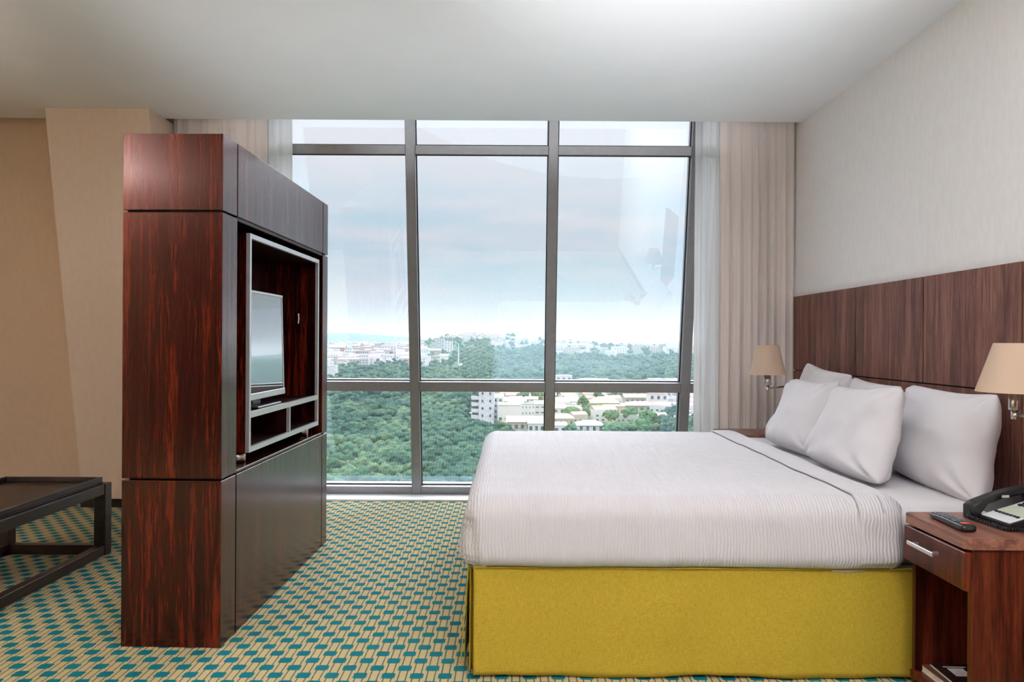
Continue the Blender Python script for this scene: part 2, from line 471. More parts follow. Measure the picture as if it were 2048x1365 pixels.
# ------------------------------------------------------------------ curtains
def curtain(name, x0, x1, y, z0, z1, folds, amp, m, seed, parent=None, taper=0):
    nu, nv = int((x1-x0)*260), 60
    rs = np.random.RandomState(seed)
    P = np.zeros((nu, nv, 3)); t = np.linspace(0, 1, nu)
    # irregular pleats: phase grows unevenly
    knots = np.cumsum(rs.uniform(.6, 1.5, folds*2+1)); knots = (knots-knots[0])/(knots[-1]-knots[0])
    ph = np.interp(t, knots, np.arange(folds*2+1)*math.pi)
    fine = np.interp(t, np.linspace(0, 1, folds*3), rs.uniform(.35, 1.1, folds*3))
    lean = np.interp(t, np.linspace(0, 1, folds), rs.uniform(-1, 1, folds))
    for j in range(nv):
        s = j/(nv-1); z = z0+(z1-z0)*s
        drift = (1-s)*.5
        p2 = ph+drift*lean*3.2+.5*np.sin(3*s+seed)
        sharp = np.sin(p2)+.35*np.sin(2*p2+1.1)+.28*np.sin(5.3*ph+2*s)*fine
        a = amp*(.55+.45*(1-s))*fine*(1 if s < .96 else 1)
        P[:, j, 0] = x0+(x1-x0)*t+.022*lean*(1-s)+.006*np.sin(p2*.5)
        P[:, j, 1] = y+a*sharp
        P[:, j, 2] = z
    o = grid_mesh(name, P, m, parent)
    md = o.modifiers.new('thickness', 'SOLIDIFY'); md.thickness = .0012
    return o
cr = thing('curtain', 'floor-length beige voile curtain bunched beside the dark headboard', 'curtain', (1.6, 4.89, 0), group='window curtains')
def reparent(o, p): o.parent = p; o.matrix_parent_inverse = Matrix.Translation(p.location).inverted(); return o
reparent(curtain('drape', 1.40, 1.905, 4.903, .02, 2.72, 8, .026, M['curtain'], 3), cr)
reparent(curtain('sheer_edge', 1.235, 1.405, 4.913, .02, 2.72, 3, .020, M['sheer'], 5), cr)
cl = thing('curtain', 'beige voile curtain with sheer edge hanging behind the tall television cabinet', 'curtain', (-1.9, 4.89, 0), group='window curtains')
reparent(curtain('drape', -2.30, -1.66, 4.903, .02, 2.72, 9, .026, M['curtain'], 11), cl)
reparent(curtain('sheer_edge', -1.665, -1.50, 4.913, .02, 2.72, 2, .018, M['sheer'], 12), cl)

# ------------------------------------------------------------------ headboard
hb = thing('headboard', 'tall dark wood panelled headboard fixed along the cream wall behind the bed', 'headboard', (1.90, 3.3, 0))
seams = [1.36, 2.02, 2.674, 3.317, 3.973, 4.62]
g = .0055
def hpart(name, m, *a, **k): return reparent(Box(name, m, None, *a, **k), hb)
hpart('backing', M['gap'], 1.895, 1.9165, 1.36, 4.85, .02, 1.47)
sm = seams[:-1]+[4.85]
for a, b in zip(sm[:-1], sm[1:]):
    hpart('upper_panel', M['wood_head'], 1.880, 1.8945, a+g, b-g, .990, 1.475, b=.001)
    hpart('lower_panel', M['wood_head'], 1.880, 1.8945, a+g, b-g, .02, .984, b=.001)

# ------------------------------------------------------------------ television cabinet
ROT = math.radians(-1.2)
CB = Vector((-1.098, 2.745, 0))
cab = thing('television_cabinet', 'tall dark mahogany cabinet standing as a room divider with open niche', 'cabinet', CB, (0, 0, ROT))
# local x: -.38 (living side) .. 0 (bed side); local y: 0 .. 1.445 away from the window's opposite side
W, D, ZB, ZM, ZT = .382, 1.447, .632, 1.660, 1.950
P0, P1 = .140, D-.100
gp = .008
def cbox(name, m, *a, b=.0015): return Box(name, m, cab, *a, b=b)
for (ya, yb, nm) in ((0, P0-gp/2, 'plinth_end'), (P0+gp/2, P1-gp/2, 'plinth_panel'), (P1+gp/2, D, 'plinth_end')):
    cbox(nm, M['wood_panel'], -W, 0, ya, yb, .0, ZB)
cbox('plinth_core', M['gap'], -W+.02, -.012, .02, D-.02, .01, ZB+.0035, b=0)
cbox('upright', M['wood_panel'], -W, 0, 0, P0, ZB+gp, ZM-gp)
cbox('upright', M['wood_panel'], -W, 0, P1, D, ZB+gp, ZM-gp)
cbox('niche_floor', M['wood_panel'], -W+.002, -.002, P0+.001, P1-.001, ZB+.004, ZB+.016)
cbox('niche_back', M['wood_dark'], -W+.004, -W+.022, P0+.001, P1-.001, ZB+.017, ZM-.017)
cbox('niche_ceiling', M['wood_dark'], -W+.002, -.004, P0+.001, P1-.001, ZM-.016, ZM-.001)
cbox('reveal_strip', M['gap'], -W+.012, -.012, .012, P0-.012, ZM-gp+.0005, ZM-.0005, b=0)
cbox('reveal_strip', M['gap'], -W+.012, -.012, P1+.012, D-.012, ZM-gp+.0005, ZM-.0005, b=0)
for (ya, yb, nm) in ((0, P0-gp/2, 'cornice_end'), (P0+gp/2, P1-gp/2, 'cornice_panel'), (P1+gp/2, D, 'cornice_end')):
    cbox(nm, M['wood_panel'], -W, 0, ya, yb, ZM, ZT)
cbox('cornice_core', M['gap'], -W+.02, -.012, .02, D-.02, ZM+.0005, ZT-.004, b=0)

# swivel box held in the niche
B0, B1, BZ0, BZ1, BD = .262, 1.262, .700, 1.612, .31
sb = thing('swivel_television_box', 'open dark wood box with aluminium edging turned on a pivot inside the cabinet niche', 'media box',
           CB, (0, 0, ROT))
def sbox(name, m, *a, b=.001, parent=None): return Box(name, m, parent or sb, *a, b=b)
xf = -.012; t = .018
sbox('side_panel', M['wood_panel'], -BD, xf, B0, B0+t, BZ0, BZ1)
sbox('side_panel', M['wood_panel'], -BD, xf, B1-t, B1, BZ0, BZ1)
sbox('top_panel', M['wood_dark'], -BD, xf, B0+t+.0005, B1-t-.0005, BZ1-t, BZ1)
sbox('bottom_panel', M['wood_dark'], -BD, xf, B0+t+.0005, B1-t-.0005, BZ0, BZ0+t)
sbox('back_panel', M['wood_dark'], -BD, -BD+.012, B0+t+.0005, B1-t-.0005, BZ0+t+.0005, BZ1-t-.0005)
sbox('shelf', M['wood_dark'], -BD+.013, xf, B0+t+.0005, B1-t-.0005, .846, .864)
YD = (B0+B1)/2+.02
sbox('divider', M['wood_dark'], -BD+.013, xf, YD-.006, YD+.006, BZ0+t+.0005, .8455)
fr = MB()
fr.box(xf+.0005, .004, B0, B0+.019, BZ0, BZ1); fr.box(xf+.0005, .004, B1-.019, B1, BZ0, BZ1)
fr.box(xf+.0005, .004, B0+.019, B1-.019, BZ1-.020, BZ1); fr.box(xf+.0005, .004, B0+.019, B1-.019, BZ0, BZ0+.022)
fr.box(xf+.0005, .004, B0+.019, B1-.019, .843, .867); fr.box(xf+.0005, .004, YD-.0065, YD+.0065, BZ0+.022, .843)
f_ = fr.build('aluminium_frame', M['alu_trim'], sb); f_['label'] = 'satin aluminium frame edging'
MB().lathe([(.035, ZB+.0165), (.035, BZ0-.0005)], 24, Matrix.Translation((-.07, B0+.06, 0))).build('pivot_foot', M['nickel'], sb, True)
MB().lathe([(.035, ZB+.0165), (.035, BZ0-.0005)], 24, Matrix.Translation((-.07, B1-.06, 0))).build('pivot_foot', M['nickel'], sb, True)

# television standing on the shelf
tvl = Matrix.Rotation(ROT, 4, 'Z')
tvpos = CB + (tvl @ Vector((-.052, 0.572, .8645)))
tv = thing('television', 'flat television with dark glossy screen inside the cabinet niche, facing the bed', 'television', tvpos, (0, 0, ROT))
tilt = Matrix.Translation((0, 0, .038)) @ Matrix.Rotation(math.radians(-1.6), 4, 'Y')
TW, TH_ = .287, .487
mb = MB(); mb.box(-.075, -.004, -TW, TW, 0, TH_, b=.006, mtx=tilt); mb.build('housing', M['black'], tv)
mb = MB(); mb.box(-.0035, 0, -TW+.010, TW-.010, .030, TH_-.012, mtx=tilt); mb.build('screen', M['screen'], tv)
mb = MB(); mb.box(-.0035, .006, -TW, TW, .0, .029, b=.002, mtx=tilt); mb.box(-.0035, .004, -TW, TW, TH_-.0115, TH_, b=.001, mtx=tilt)
mb.box(-.0035, .002, TW-.0095, TW, .0295, TH_-.012, mtx=tilt); mb.box(-.0035, .002, -TW, -TW+.0095, .0295, TH_-.012, mtx=tilt)
o = mb.build('bezel', M['alu_trim'], tv); o['label'] = 'silver screen bezel'
MB().box(-.13, .035, -.15, .15, .0, .012, b=.004).box(-.060, -.030, -.05, .05, .012, .045).build('stand', M['black'], tv)
cbl = tag(reparent(MB().tube([raypt(588, 628, 3.86), raypt(588.5, 640, 3.86), raypt(587.6, 648, 3.855)], .0035, 8).build('cable_clip', M['sill'], None, True), sb), '', '')
del cbl['label']; del cbl['category']; cbl['label'] = 'small white cable clip'

# ------------------------------------------------------------------ coffee table
tb = thing('coffee_table', 'low dark wood coffee table with inset tray top by the leaning column', 'coffee table', (-2.48, 3.5, 0))
x0, x1, y0, y1 = -2.775, -2.190, 2.95, 3.975
lw = .062
def tbox(name, *a, b=.002): return reparent(Box(name, M['wood_table'], None, *a, b=b), tb)
for xa in (x0, x1-lw):
    for ya in (y0, y1-lw): tbox('leg', xa, xa+lw, ya, ya+lw, 0, .385)
for xa in (x0+.004, x1-lw+.008):
    tbox('rail', xa, xa+lw-.012, y0+lw+.001, y1-lw-.001, .0, .052)
    tbox('apron', xa, xa+lw-.012, y0+lw+.001, y1-lw-.001, .330, .384)
for ya in (y0+.004, y1-lw+.008):
    tbox('rail', x0+lw+.001, x1-lw-.001, ya, ya+lw-.012, .0, .052)
    tbox('apron', x0+lw+.001, x1-lw-.001, ya, ya+lw-.012, .330, .384)
tr = MB(); xa, xb, ya, yb = x0+.03, x1-.028, y0+.03, y1-.04
tr.box(xa, xb, ya, yb, .386, .393)
ty = tag(tr.build('tray', M['wood_table']), 'dark wood serving tray with raised rim on the coffee table', 'tray')
tr2 = MB()
for a in ((xa, xa+.016, ya, yb), (xb-.016, xb, ya, yb), (xa+.0162, xb-.0162, ya, ya+.016), (xa+.0162, xb-.0162, yb-.016, yb)):
    tr2.box(*a, .3932, .420, b=.002)
tr2.build('rim', M['wood_table'], ty)
tbox('table_panel', x0+lw, x1-lw, y0+lw, y1-lw, .36, .384)

# ------------------------------------------------------------------ bed
BX0, BX1, BY0, BY1 = -.142, 1.872, 2.52, 4.37
bed = thing('bed', 'king bed with white mattress and mustard skirt set against the dark headboard', 'bed', (.9, 3.4, 0))
rounded('mattress', M['sheet'], None, BX0+.02, BX1, BY0+.015, BY1-.02, .385, .606, .055, .035,
        lambda q, n: q+n*(.004*nz(q, 5))).name = 'mattress'
mtr = bpy.data.objects['mattress']; reparent(mtr, bed)
reparent(Box('box_spring', M['sheet'], None, BX0+.04, BX1, BY0+.03, BY1-.03, .10, .383, b=.02), bed)
for (x, y) in ((.05, 2.7), (1.75, 2.7), (.05, 4.15), (1.75, 4.15)):
    reparent(MB().lathe([(.03, 0), (.035, .0995)], 16, Matrix.Translation((x, y, 0))).build('leg', M['black'], None, True), bed)
def skirt_strip(name, path, z0, z1, wav, seed, flare=.0, parent=bed, th=.003):
    """path: list of (x, y, outward normal)"""
    nu = len(path); nv = 22; P = np.zeros((nu, nv, 3))
    for i, (x, y, nx, ny) in enumerate(path):
        for j in range(nv):
            s = j/(nv-1); z = z0+(z1-z0)*s
            k = (1-s)
            d = wav*k*(math.sin(i*.22+seed)+.6*math.sin(i*.51+1.3*seed+k)) + flare*k + .004*nz((x, y, z), 6, seed)
            P[i, j] = (x+nx*d, y+ny*d, z+(.004*math.sin(i*.15+seed) if j == 0 else 0))
    o = grid_mesh(name, P, M['linen'], None)
    md = o.modifiers.new('thickness', 'SOLIDIFY'); md.thickness = th; md.offset = 0
    return reparent(o, parent)
lin = lambda a, b, n: [a+(b-a)*i/(n-1) for i in range(n)]
XC = -.128
skirt_strip('bed_skirt', [(x, BY0-.004, 0, -1) for x in lin(XC, BX1-.01, 110)], .008, .388, .0045, 1)
skirt_strip('bed_skirt', [(XC-.020, y, -1, 0) for y in lin(BY0+.07, BY1, 90)], .012, .388, .006, 3, flare=.020)
skirt_strip('bed_skirt', [(x, BY1+.004, 0, 1) for x in lin(XC, BX1-.01, 100)], .008, .388, .004, 5)
# inner corner pleat and the loose flap that swings out at the foot
skirt_strip('skirt_pleat', [(XC-.014+.018*i/9, BY0+.022+.02*math.sin(i/9*math.pi), -.3, -1) for i in range(10)], .010, .386, .002, 7)
skirt_strip('skirt_pleat', [(XC-.018-.004*i/9, BY0+.030+.05*i/9, -1, -.2) for i in range(10)], .035, .386, .002, 9, flare=.028)
# piping under the coverlet
reparent(MB().tube([(XC, BY0-.010, .386), (BX1-.02, BY0-.010, .386)], .004, 8).build('piping', M['linen'], None, True), bed)

# coverlet
KX0, KX1, KY0, KY1, KZ0, KZ1 = -.186, 1.375, 2.475, 4.405, .366, .632
def cover_fn(q, n):
    q = q.copy()
    top = max(0, n.z); side = max(0, -n.y)
    # taper: hangs slightly closer at the top, belly lower
    h = (q.z-KZ0)/(KZ1-KZ0)
    # foot slope
    if q.x < KX0+.25:
        k = 1-(q.x-KX0)/.25
        q.x += .035*h*h*k
    if q.y < KY0+.2: q.y += .03*h*h*(1-(q.y-KY0)/.2)
    # tucked corner fold on the near side at the foot
    xc = -.146+.045*(1-h)
    if n.y < -.12 and h < .84:
        dx = q.x-xc; kf = min(1, (.84-h)/.2)*min(1, (-n.y-.12)/.25)
        if dx < 0: q.y += kf*.016*min(1, -dx/.010)
        q.y += kf*.008*math.exp(-(dx/.009)**2)
        if dx < .01: q.y += kf*.005*math.sin(h*70+3*nz(q, 12)+8*dx)
    if n.x < -.5 and q.y < KY0+.3 and h < .8: q.x += .004*math.sin(h*70+3*nz(q, 10))*min(1, (.8-h)/.2)
    if n.z < .3 and h < .22: 
        k = (1-h/.22)**2
        q.x += (.022*k if n.x < -.3 else 0); q.y += (.016*k if n.y < -.3 else 0)
    # folded-back band near the pillows
    xb = 1.185+.05*max(0, (KZ1-.02-q.z))*3
    q += n*(.006*nz(q, 2.2, 1)+.003*nz(q, 6, 2))
    if n.z < 0: pass
    # uneven lower hem
    if h < .06: q.z += .004*math.sin(q.x*9)+.003*math.sin(q.x*31)
    if q.x > KX1-.08 and n.y < -.2: q.x -= .02*math.sin(h*3)*0; q.x -= .05*max(0, h-.55)
    return q
def band_fn(q, n):
    q = cover_fn(q, n)
    k = min(1, max(0, (q.z-.50)/.08)) if n.z < .6 else 1
    return q+n*(.0015+.0095*k)
cov = rounded('coverlet', M['blanket'], None, KX0, KX1, KY0, KY1, KZ0, KZ1, .075, .0125, cover_fn)
# open the head end and the underside so that it is a cloth over the mattress
import bmesh
bm = bmesh.new(); bm.from_mesh(cov.data)
kill = [f for f in bm.faces if (f.normal.x > .75 and f.calc_center_median().x > KX1-.06) or (f.normal.z < -.75 and f.calc_center_median().z < KZ0+.03)]
bmesh.ops.delete(bm, geom=kill, context='FACES'); bm.to_mesh(cov.data); bm.free()
md = cov.modifiers.new('thickness', 'SOLIDIFY'); md.thickness = .006; md.offset = -1
bd = rounded('turned_back_band', M['blanket'], None, KX0, KX1, KY0, KY1, KZ0, KZ1, .075, .0125, band_fn)
bm = bmesh.new(); bm.from_mesh(bd.data)
kill = []
for f in bm.faces:
    c_m = f.calc_center_median()
    lim = 1.195
    if (f.normal.x > .75 and c_m.x > KX1-.06) or (f.normal.z < -.5) or c_m.x < lim: kill.append(f)
bmesh.ops.delete(bm, geom=kill, context='FACES'); bm.to_mesh(bd.data); bm.free()
md = bd.modifiers.new('thickness', 'SOLIDIFY'); md.thickness = .006; md.offset = -1
bd.parent = cov
tag(cov, 'white ribbed coverlet spread over the bed with turned-back edge below the pillows', 'bedspread')

def pillow(label, BL, BR, TL, TR, thick, seed, wr=1.0, crease=None):
    n = 44
    BL, BR, TL, TR = map(Vector, (BL, BR, TL, TR))
    c = (BL+BR+TL+TR)/4
    uax = ((BR-BL)+(TR-TL)).normalized(); vax = ((TL-BL)+(TR-BR)).normalized(); nrm = uax.cross(vax).normalized()
    if nrm.x > 0: nrm = -nrm
    V = []; F_ = []; id_ = {}
    for side in (1, -1):
        for i in range(n+1):
            for j in range(n+1):
                if side == -1 and (i in (0, n) or j in (0, n)): id_[(side, i, j)] = id_[(1, i, j)]; continue
                u = math.sin((i/n*2-1)*math.pi/2); v = math.sin((j/n*2-1)*math.pi/2)
                rc = 1-.03*(abs(u)*abs(v))**9; uu = u*(1-.02*(1-v*v)*abs(u))*rc; vv = (v*(1-.085*(1-u*u)*abs(v)) if v > 0 else v*(1+.05*(1-u*u)))*rc
                a, b = (uu+1)/2, (vv+1)/2
                p = BL*(1-a)*(1-b)+BR*a*(1-b)+TL*(1-a)*b+TR*a*b
                prof = (max(0, (1-u**6)*(1-v**6)))**.5*(1-.30*max(0, v))*(.66+.34*(1-u*u))
                rim = max(abs(u), abs(v))
                h = thick/2*prof
                cr = rim**3
                w = .012*wr*cr*nz(p, 14, seed)+.014*wr*nz(p, 4.5, seed+3)*prof**.5+.004*wr*nz(p, 11, seed+5)
                # radial gathers near the corners
                cdist = math.hypot(1-abs(u), 1-abs(v))
                ang = math.atan2(1-abs(v), 1-abs(u)+1e-6)
                w += .011*wr*math.exp(-cdist*2.2)*math.sin(ang*9+seed)*min(1, cdist*5)
                edge = min(1, (1-rim)*9)
                p = p+nrm*side*(h+w*edge)+(nrm*(.012*math.sin(3*u+seed)*abs(v)+.01*nz(p, 7, seed)))
                id_[(side, i, j)] = len(V); V.append(tuple(p-c))
    for side in (1, -1):
        for i in range(n):
            for j in range(n):
                q = [id_[(side, i, j)], id_[(side, i+1, j)], id_[(side, i+1, j+1)], id_[(side, i, j+1)]]
                if side == -1: q.reverse()
                F_.append(q)
    o = np_mesh('pillow', V, F_, M['pillow'], None, True); o.location = c
    tag(o, label, 'pillow', 'pillows on the bed'); return o
pillow('white pillow against the headboard beside the far wall lamp, rear row', (1.64, 4.30, .62), (1.70, 3.78, .62), (1.765, 4.345, 1.056), (1.80, 3.85, 1.005), .17, 1, 1.2)
pillow('white pillow against the headboard, mostly hidden behind the two front pillows', (1.69, 3.74, .62), (1.71, 3.28, .62), (1.80, 3.825, .995), (1.80, 3.36, .975), .15, 2, 1.3)
pillow('large white pillow leaning on the headboard next to the telephone nightstand', (1.70, 3.21, .612), (1.63, 2.53, .600), (1.80, 3.26, .985), (1.805, 2.69, .985), .20, 3, 1.1)
pillow('white pillow standing in front, closer to the curtains', (1.425, 4.01, .628), (1.44, 3.42, .625), (1.56, 3.95, .970), (1.565, 3.445, .985), .19, 4, 1.2)
pillow('white pillow standing in front, overlapping its twin, with folded lower corner', (1.405, 3.41, .628), (1.415, 2.765, .622), (1.56, 3.42, .962), (1.565, 2.885, .992), .20, 5, 1.2)

# ------------------------------------------------------------------ nightstands
def nightstand(label, y_far, loc_x=1.321):
    """front faces -x; y_far is the side next to the window end"""
    wd = .337; ya, yb = y_far-wd, y_far
    t = thing('nightstand', label, 'nightstand', (loc_x+.27, (ya+yb)/2, 0), group='bedside nightstands')
    R = lambda o: reparent(o, t)
    xf, xb = loc_x, 1.872
    # top slab with clipped near front corner
    c = .014
    pts = [(xf, ya+c), (xf, yb-c), (xf+c, yb), (xb, yb), (xb, ya), (xf+c, ya)]
    vs = [(x, y, z) for z in (.570, .602) for x, y in pts]; k = len(pts)
    fs = [tuple(range(k)), tuple(reversed(range(k, 2*k)))]+[(i, i+k, (i+1) % k+k, (i+1) % k) for i in range(k)]
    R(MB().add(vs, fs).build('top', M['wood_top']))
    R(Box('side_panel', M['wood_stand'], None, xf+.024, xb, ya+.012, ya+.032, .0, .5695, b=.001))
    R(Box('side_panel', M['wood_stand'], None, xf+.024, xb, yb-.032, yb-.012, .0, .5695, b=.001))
    R(Box('back_panel', M['wood_dark'], None, xb-.015, xb-.001, ya+.0325, yb-.0325, .05, .569))
    R(Box('shelf', M['wood_stand'], None, xf+.006, xb-.016, ya+.0325, yb-.0325, .066, .088, b=.001))
    R(Box('drawer_floor', M['wood_dark'], None, xf+.026, xb-.016, ya+.0325, yb-.0325, .436, .448))
    R(Box('toe_panel', M['black_matte'], None, xf+.07, xf+.085, ya+.0325, yb-.0325, .0, .0655))
    dr = R(Box('drawer', M['wood_stand'], None, xf, xf+.0225, ya+.006, yb-.002, .447, .561, b=.003))
    h = MB(); ym = y_far-.145
    h.box(xf-.030, xf-.024, ym-.072, ym+.072, .514, .527, b=.001)
    h.box(xf-.0245, xf-.0005, ym-.058, ym-.050, .516, .525); h.box(xf-.0245, xf-.0005, ym+.050, ym+.058, .516, .525)
    hd = h.build('handle', M['steel'], None); hd.parent = dr
    hd['label'] = 'silver bar handle'
    return t
nightstand('dark red wood nightstand with silver handle holding the telephone and magazines', 2.44)
nightstand('dark wood nightstand by the curtain, only a strip of its top showing', 4.765)
bx = MB().box(1.66, 1.74, 4.50, 4.56, .6025, .655, b=.004)  # small dark box of unknown use
ck = tag(bx.build('dark_box', M['black']), 'small black box on the nightstand by the curtain', 'dark_box')
MB().box(1.6585, 1.6595, 4.506, 4.554, .61, .648).build('box_front', M['screen'], ck)

# remote control
rm = thing('remote_control', 'black remote control with small keys lying on the nightstand edge', 'remote control', (1.380, 2.268, .6025), (0, 0, math.radians(-3)))
rb = rounded('body', M['black'], rm, -.023, .023, -.098, .098, .0, .022, .0105, .006, lambda q, n: Vector((q.x, q.y, q.z*(1 if q.y < .02 else 1-.25*(q.y-.02)/.085))))
for r in range(9):
    for c in range(3):
        y = .083-r*.0155; zt = .0223*(1 if y < .02 else 1-.25*(y-.02)/.085)
        MB().box(-.0185+c*.0135, -.0095+c*.0135, y-.0045, y+.0045, zt-.001, zt+.0018, b=.001).build('key', M['grey_key'], rm)
o = MB().box(-.012, .012, -.078, -.064, .0215, .0242, b=.001).build('power_key', M['red'], rm); o['label'] = 'red key'

# telephone
ph = thing('telephone', 'black desk telephone with white keypad plate and coiled cord on the nightstand', 'telephone', (1.475, 2.285, .6025), (0, 0, math.radians(5)))
ph.location = (1.496, 2.285, .6025)
# local: +x away from front edge, y from -.09 (near) to .09 (far); plate rises with x
sl = math.tan(math.radians(15))
vs = []
for y in (-.095, .095):
    vs += [(0, y, 0), (.23, y, 0), (.23, y, .018+.23*sl), (0, y, .018)]
MB().add(vs, [(0, 1, 2, 3), (7, 6, 5, 4), (0, 3, 7, 4), (1, 5, 6, 2), (3, 2, 6, 7), (0, 4, 5, 1)]).build('base', M['black'], ph)
SM = Matrix.Translation((0, 0, .0183)) @ Matrix.Rotation(-math.atan(sl), 4, 'Y')
pl = MB().box(.008, .215, -.088, .028, .0, .003, b=.001, mtx=SM).build('face_plate', M['phone_face'], ph); pl['label'] = 'pale grey face plate'
pl2 = MB().box(.060, .112, -.082, .022, .0032, .0042, mtx=SM).build('label_strip', M['phone_label'], ph)
MB().box(.012, .030, .034, .090, .0, .003, b=.001, mtx=SM).build('badge_plate', M['phone_face'], ph)
for k in range(7):
    MB().box(.046, .054, -.078+k*.0145, -.068+k*.0145, .0032, .0075, b=.001, mtx=SM).build('memory_key', M['black'], ph)
for r in range(4):
    for c in range(4):
        MB().box(.120+r*.017, .131+r*.017, -.070+c*.022, -.056+c*.022, .0032, .008, b=.001, mtx=SM).build('key', M['black'], ph)
o = MB().box(.190, .202, -.086, -.070, .0032, .008, b=.001, mtx=SM).build('message_key', M['red'], ph); o['label'] = 'red key'
# handset: arched bar with two cups, lying along the far edge
H = []
rs_ = []
for i in range(25):
    s = i/24; x = -.012+.235*s
    z = .050+sl*x*.9+.016*math.sin(math.pi*s)**.6
    H.append((x, z))
hv = []; hf = []
for i, (x, z) in enumerate(H):
    s = i/24; end = max(0, 1-min(s, 1-s)/.22); end = min(1, end*1.6)
    th = .022+.026*end; wdt = .021+.004*end
    top = z; bot = z-th
    c = .005
    for (yy, zz) in ((-wdt+c, top), (wdt-c, top), (wdt, top-c), (wdt, bot+c), (wdt-c, bot), (-wdt+c, bot), (-wdt, bot+c), (-wdt, top-c)):
        hv.append((x, .060+yy, zz))
for i in range(24):
    for k in range(8):
        k2 = (k+1) % 8; hf.append((i*8+k, i*8+k2, (i+1)*8+k2, (i+1)*8+k))
hf.append(tuple(reversed(range(8)))); hf.append(tuple(range(24*8, 25*8)))
hs = autosmooth(MB().add(hv, hf).build('handset', M['black'], ph), 40)
MB().box(.085, .110, .0375, .0384, .072+.0, .080, b=0).build('handset_tab', M['phone_face'], hs)
# coiled cord
pts = []
path = [(-.012, .060, .026), (-.022, .045, .012), (-.014, .010, .008), (-.012, -.04, .008), (-.012, -.085, .008), (.0, -.105, .008), (.04, -.110, .008), (.10, -.110, .008), (.17, -.108, .008)]
pp = [Vector(p) for p in path]; nseg = 26; TOT = (len(pp)-1)*nseg
for i in range(TOT+1):
    a = i/nseg; k = min(int(a), len(pp)-2); f = a-k
    p = pp[k].lerp(pp[k+1], f); tdir = (pp[k+1]-pp[k]).normalized(); a1 = Vector((0, 0, 1)); b1 = tdir.cross(a1).normalized()
    w = i*2*math.pi/5.0; r = .0058
    pts.append(p+a1*r*math.cos(w)+b1*r*math.sin(w))
MB().tube(pts, .0016, 6).build('coiled_cord', M['black'], ph, True)

# magazines on the shelf
def magazine(label, x, y, z, th, rot, cover, extras):
    t = thing('magazine', label, 'magazine', (x, y, z), (0, 0, rot), 'magazines on the nightstand shelf')
    MB().box(.0015, .215, -.135, .135, .0008, th-.0008).build('pages', M['paper'], t)
    MB().box(0, .217, -.137, .137, 0, .0007).build('back_cover', M['cover_white'], t)
    MB().box(0, .217, -.137, .137, th-.0007, th).build('front_cover', cover, t)
    for (a, b, c, d, m) in extras: MB().box(a, b, c, d, th+.0001, th+.0006).build('cover_print', m, t)
    return t
magazine('thick magazine with pale page edges at the bottom of the shelf stack', 1.362, 2.255, .0885, .020, math.radians(2), M['cover_brown'], [])
magazine('glossy dark magazine with red and white cover print, topmost on the shelf', 1.378, 2.253, .1089, .006, math.radians(-2), M['cover_dark'],
         [(.035, .085, .045, .10, M['cover_white']), (.028, .10, .108, .113, M['cover_white']), (.1, .108, .0, .06, M['cover_white']), (.03, .10, -.115, -.075, M['cover_red']),
          (.115, .135, -.02, .05, M['cover_white']), (.045, .15, -.03, -.02, M['cover_white'])])

# ------------------------------------------------------------------ wall lamps
def lamp(label, x, y, z_top, h, rt, rb, wall_y, elbow=None):
    t = thing('wall_lamp', label, 'wall lamp', (x, y, 0), group='swing-arm wall lamps')
    R = lambda o: reparent(o, t)
    T = Matrix.Translation
    zb = z_top-h
    prof = [(rb, zb), (rt, z_top), (rt-.002, z_top), (rb-.002, zb)]
    o = MB().lathe(prof+[prof[0]], 64, T((x, y, 0)), cap=False).build('lamp_shade', M['shade'])
    R(autosmooth(o, 30))
    zs = zb-.045; u = h/.17
    R(MB().lathe([(.018*u, zb-.062*u), (.0185*u, zb-.060*u), (.0185*u, zb+.02)], 28, T((x, y, 0))).build('socket', M['nickel'], None, True))
    o = MB().lathe([(.010*u, zb-.094*u), (.011*u, zb-.092*u), (.011*u, zb-.0625*u)], 24, T((x, y, 0))).build('knuckle', M['nickel'], None, True); R(o)
    R(MB().lathe([(.009, zb+.02), (.014, zb+.05), (.020, zb+.075), (.016, zb+.1), (.004, zb+.11)], 20, T((x, y, 0))).build('bulb', M['sill'], None, True))
    sp = MB(); 
    for k in range(3):
        a = k*2*math.pi/3+.4; sp.tube([(x, y, z_top-.02), (x+(rt-.002)*math.cos(a), y+(rt-.002)*math.sin(a), z_top-.006)], .0015, 6)
    R(sp.build('spider', M['nickel'], None))
    za = zb-.080*u
    pe = Vector((1.84, wall_y, za+.006))
    if elbow: pts = [(x+.009, y, za), Vector(elbow)+Vector((0, 0, za)), pe]
    else: pts = [(x+.009, y, za), pe]
    R(MB().tube(pts, .0055, 12).build('arm', M['nickel'], None, True))
    R(MB().tube([pe, Vector((1.868, wall_y, za+.006))], .0075, 12).build('arm_stub', M['nickel'], None, True))
    RX = T((1.879, wall_y, za+.012)) @ Matrix.Rotation(-math.pi/2, 4, 'Y')
    R(MB().lathe([(.050, 0), (.052, .004), (.044, .011), (.012, .012)], 32, RX).build('wall_plate', M['nickel'], None, True))
    return t
lamp('cream cone-shaded swing-arm wall lamp over the telephone nightstand', 1.592, 2.295, 1.172, .155, .058, .108, 2.16)
lamp('small cream cone-shaded swing-arm wall lamp in front of the curtain', 1.52, 4.31, 1.154, .175, .0635, .1035, 4.62)

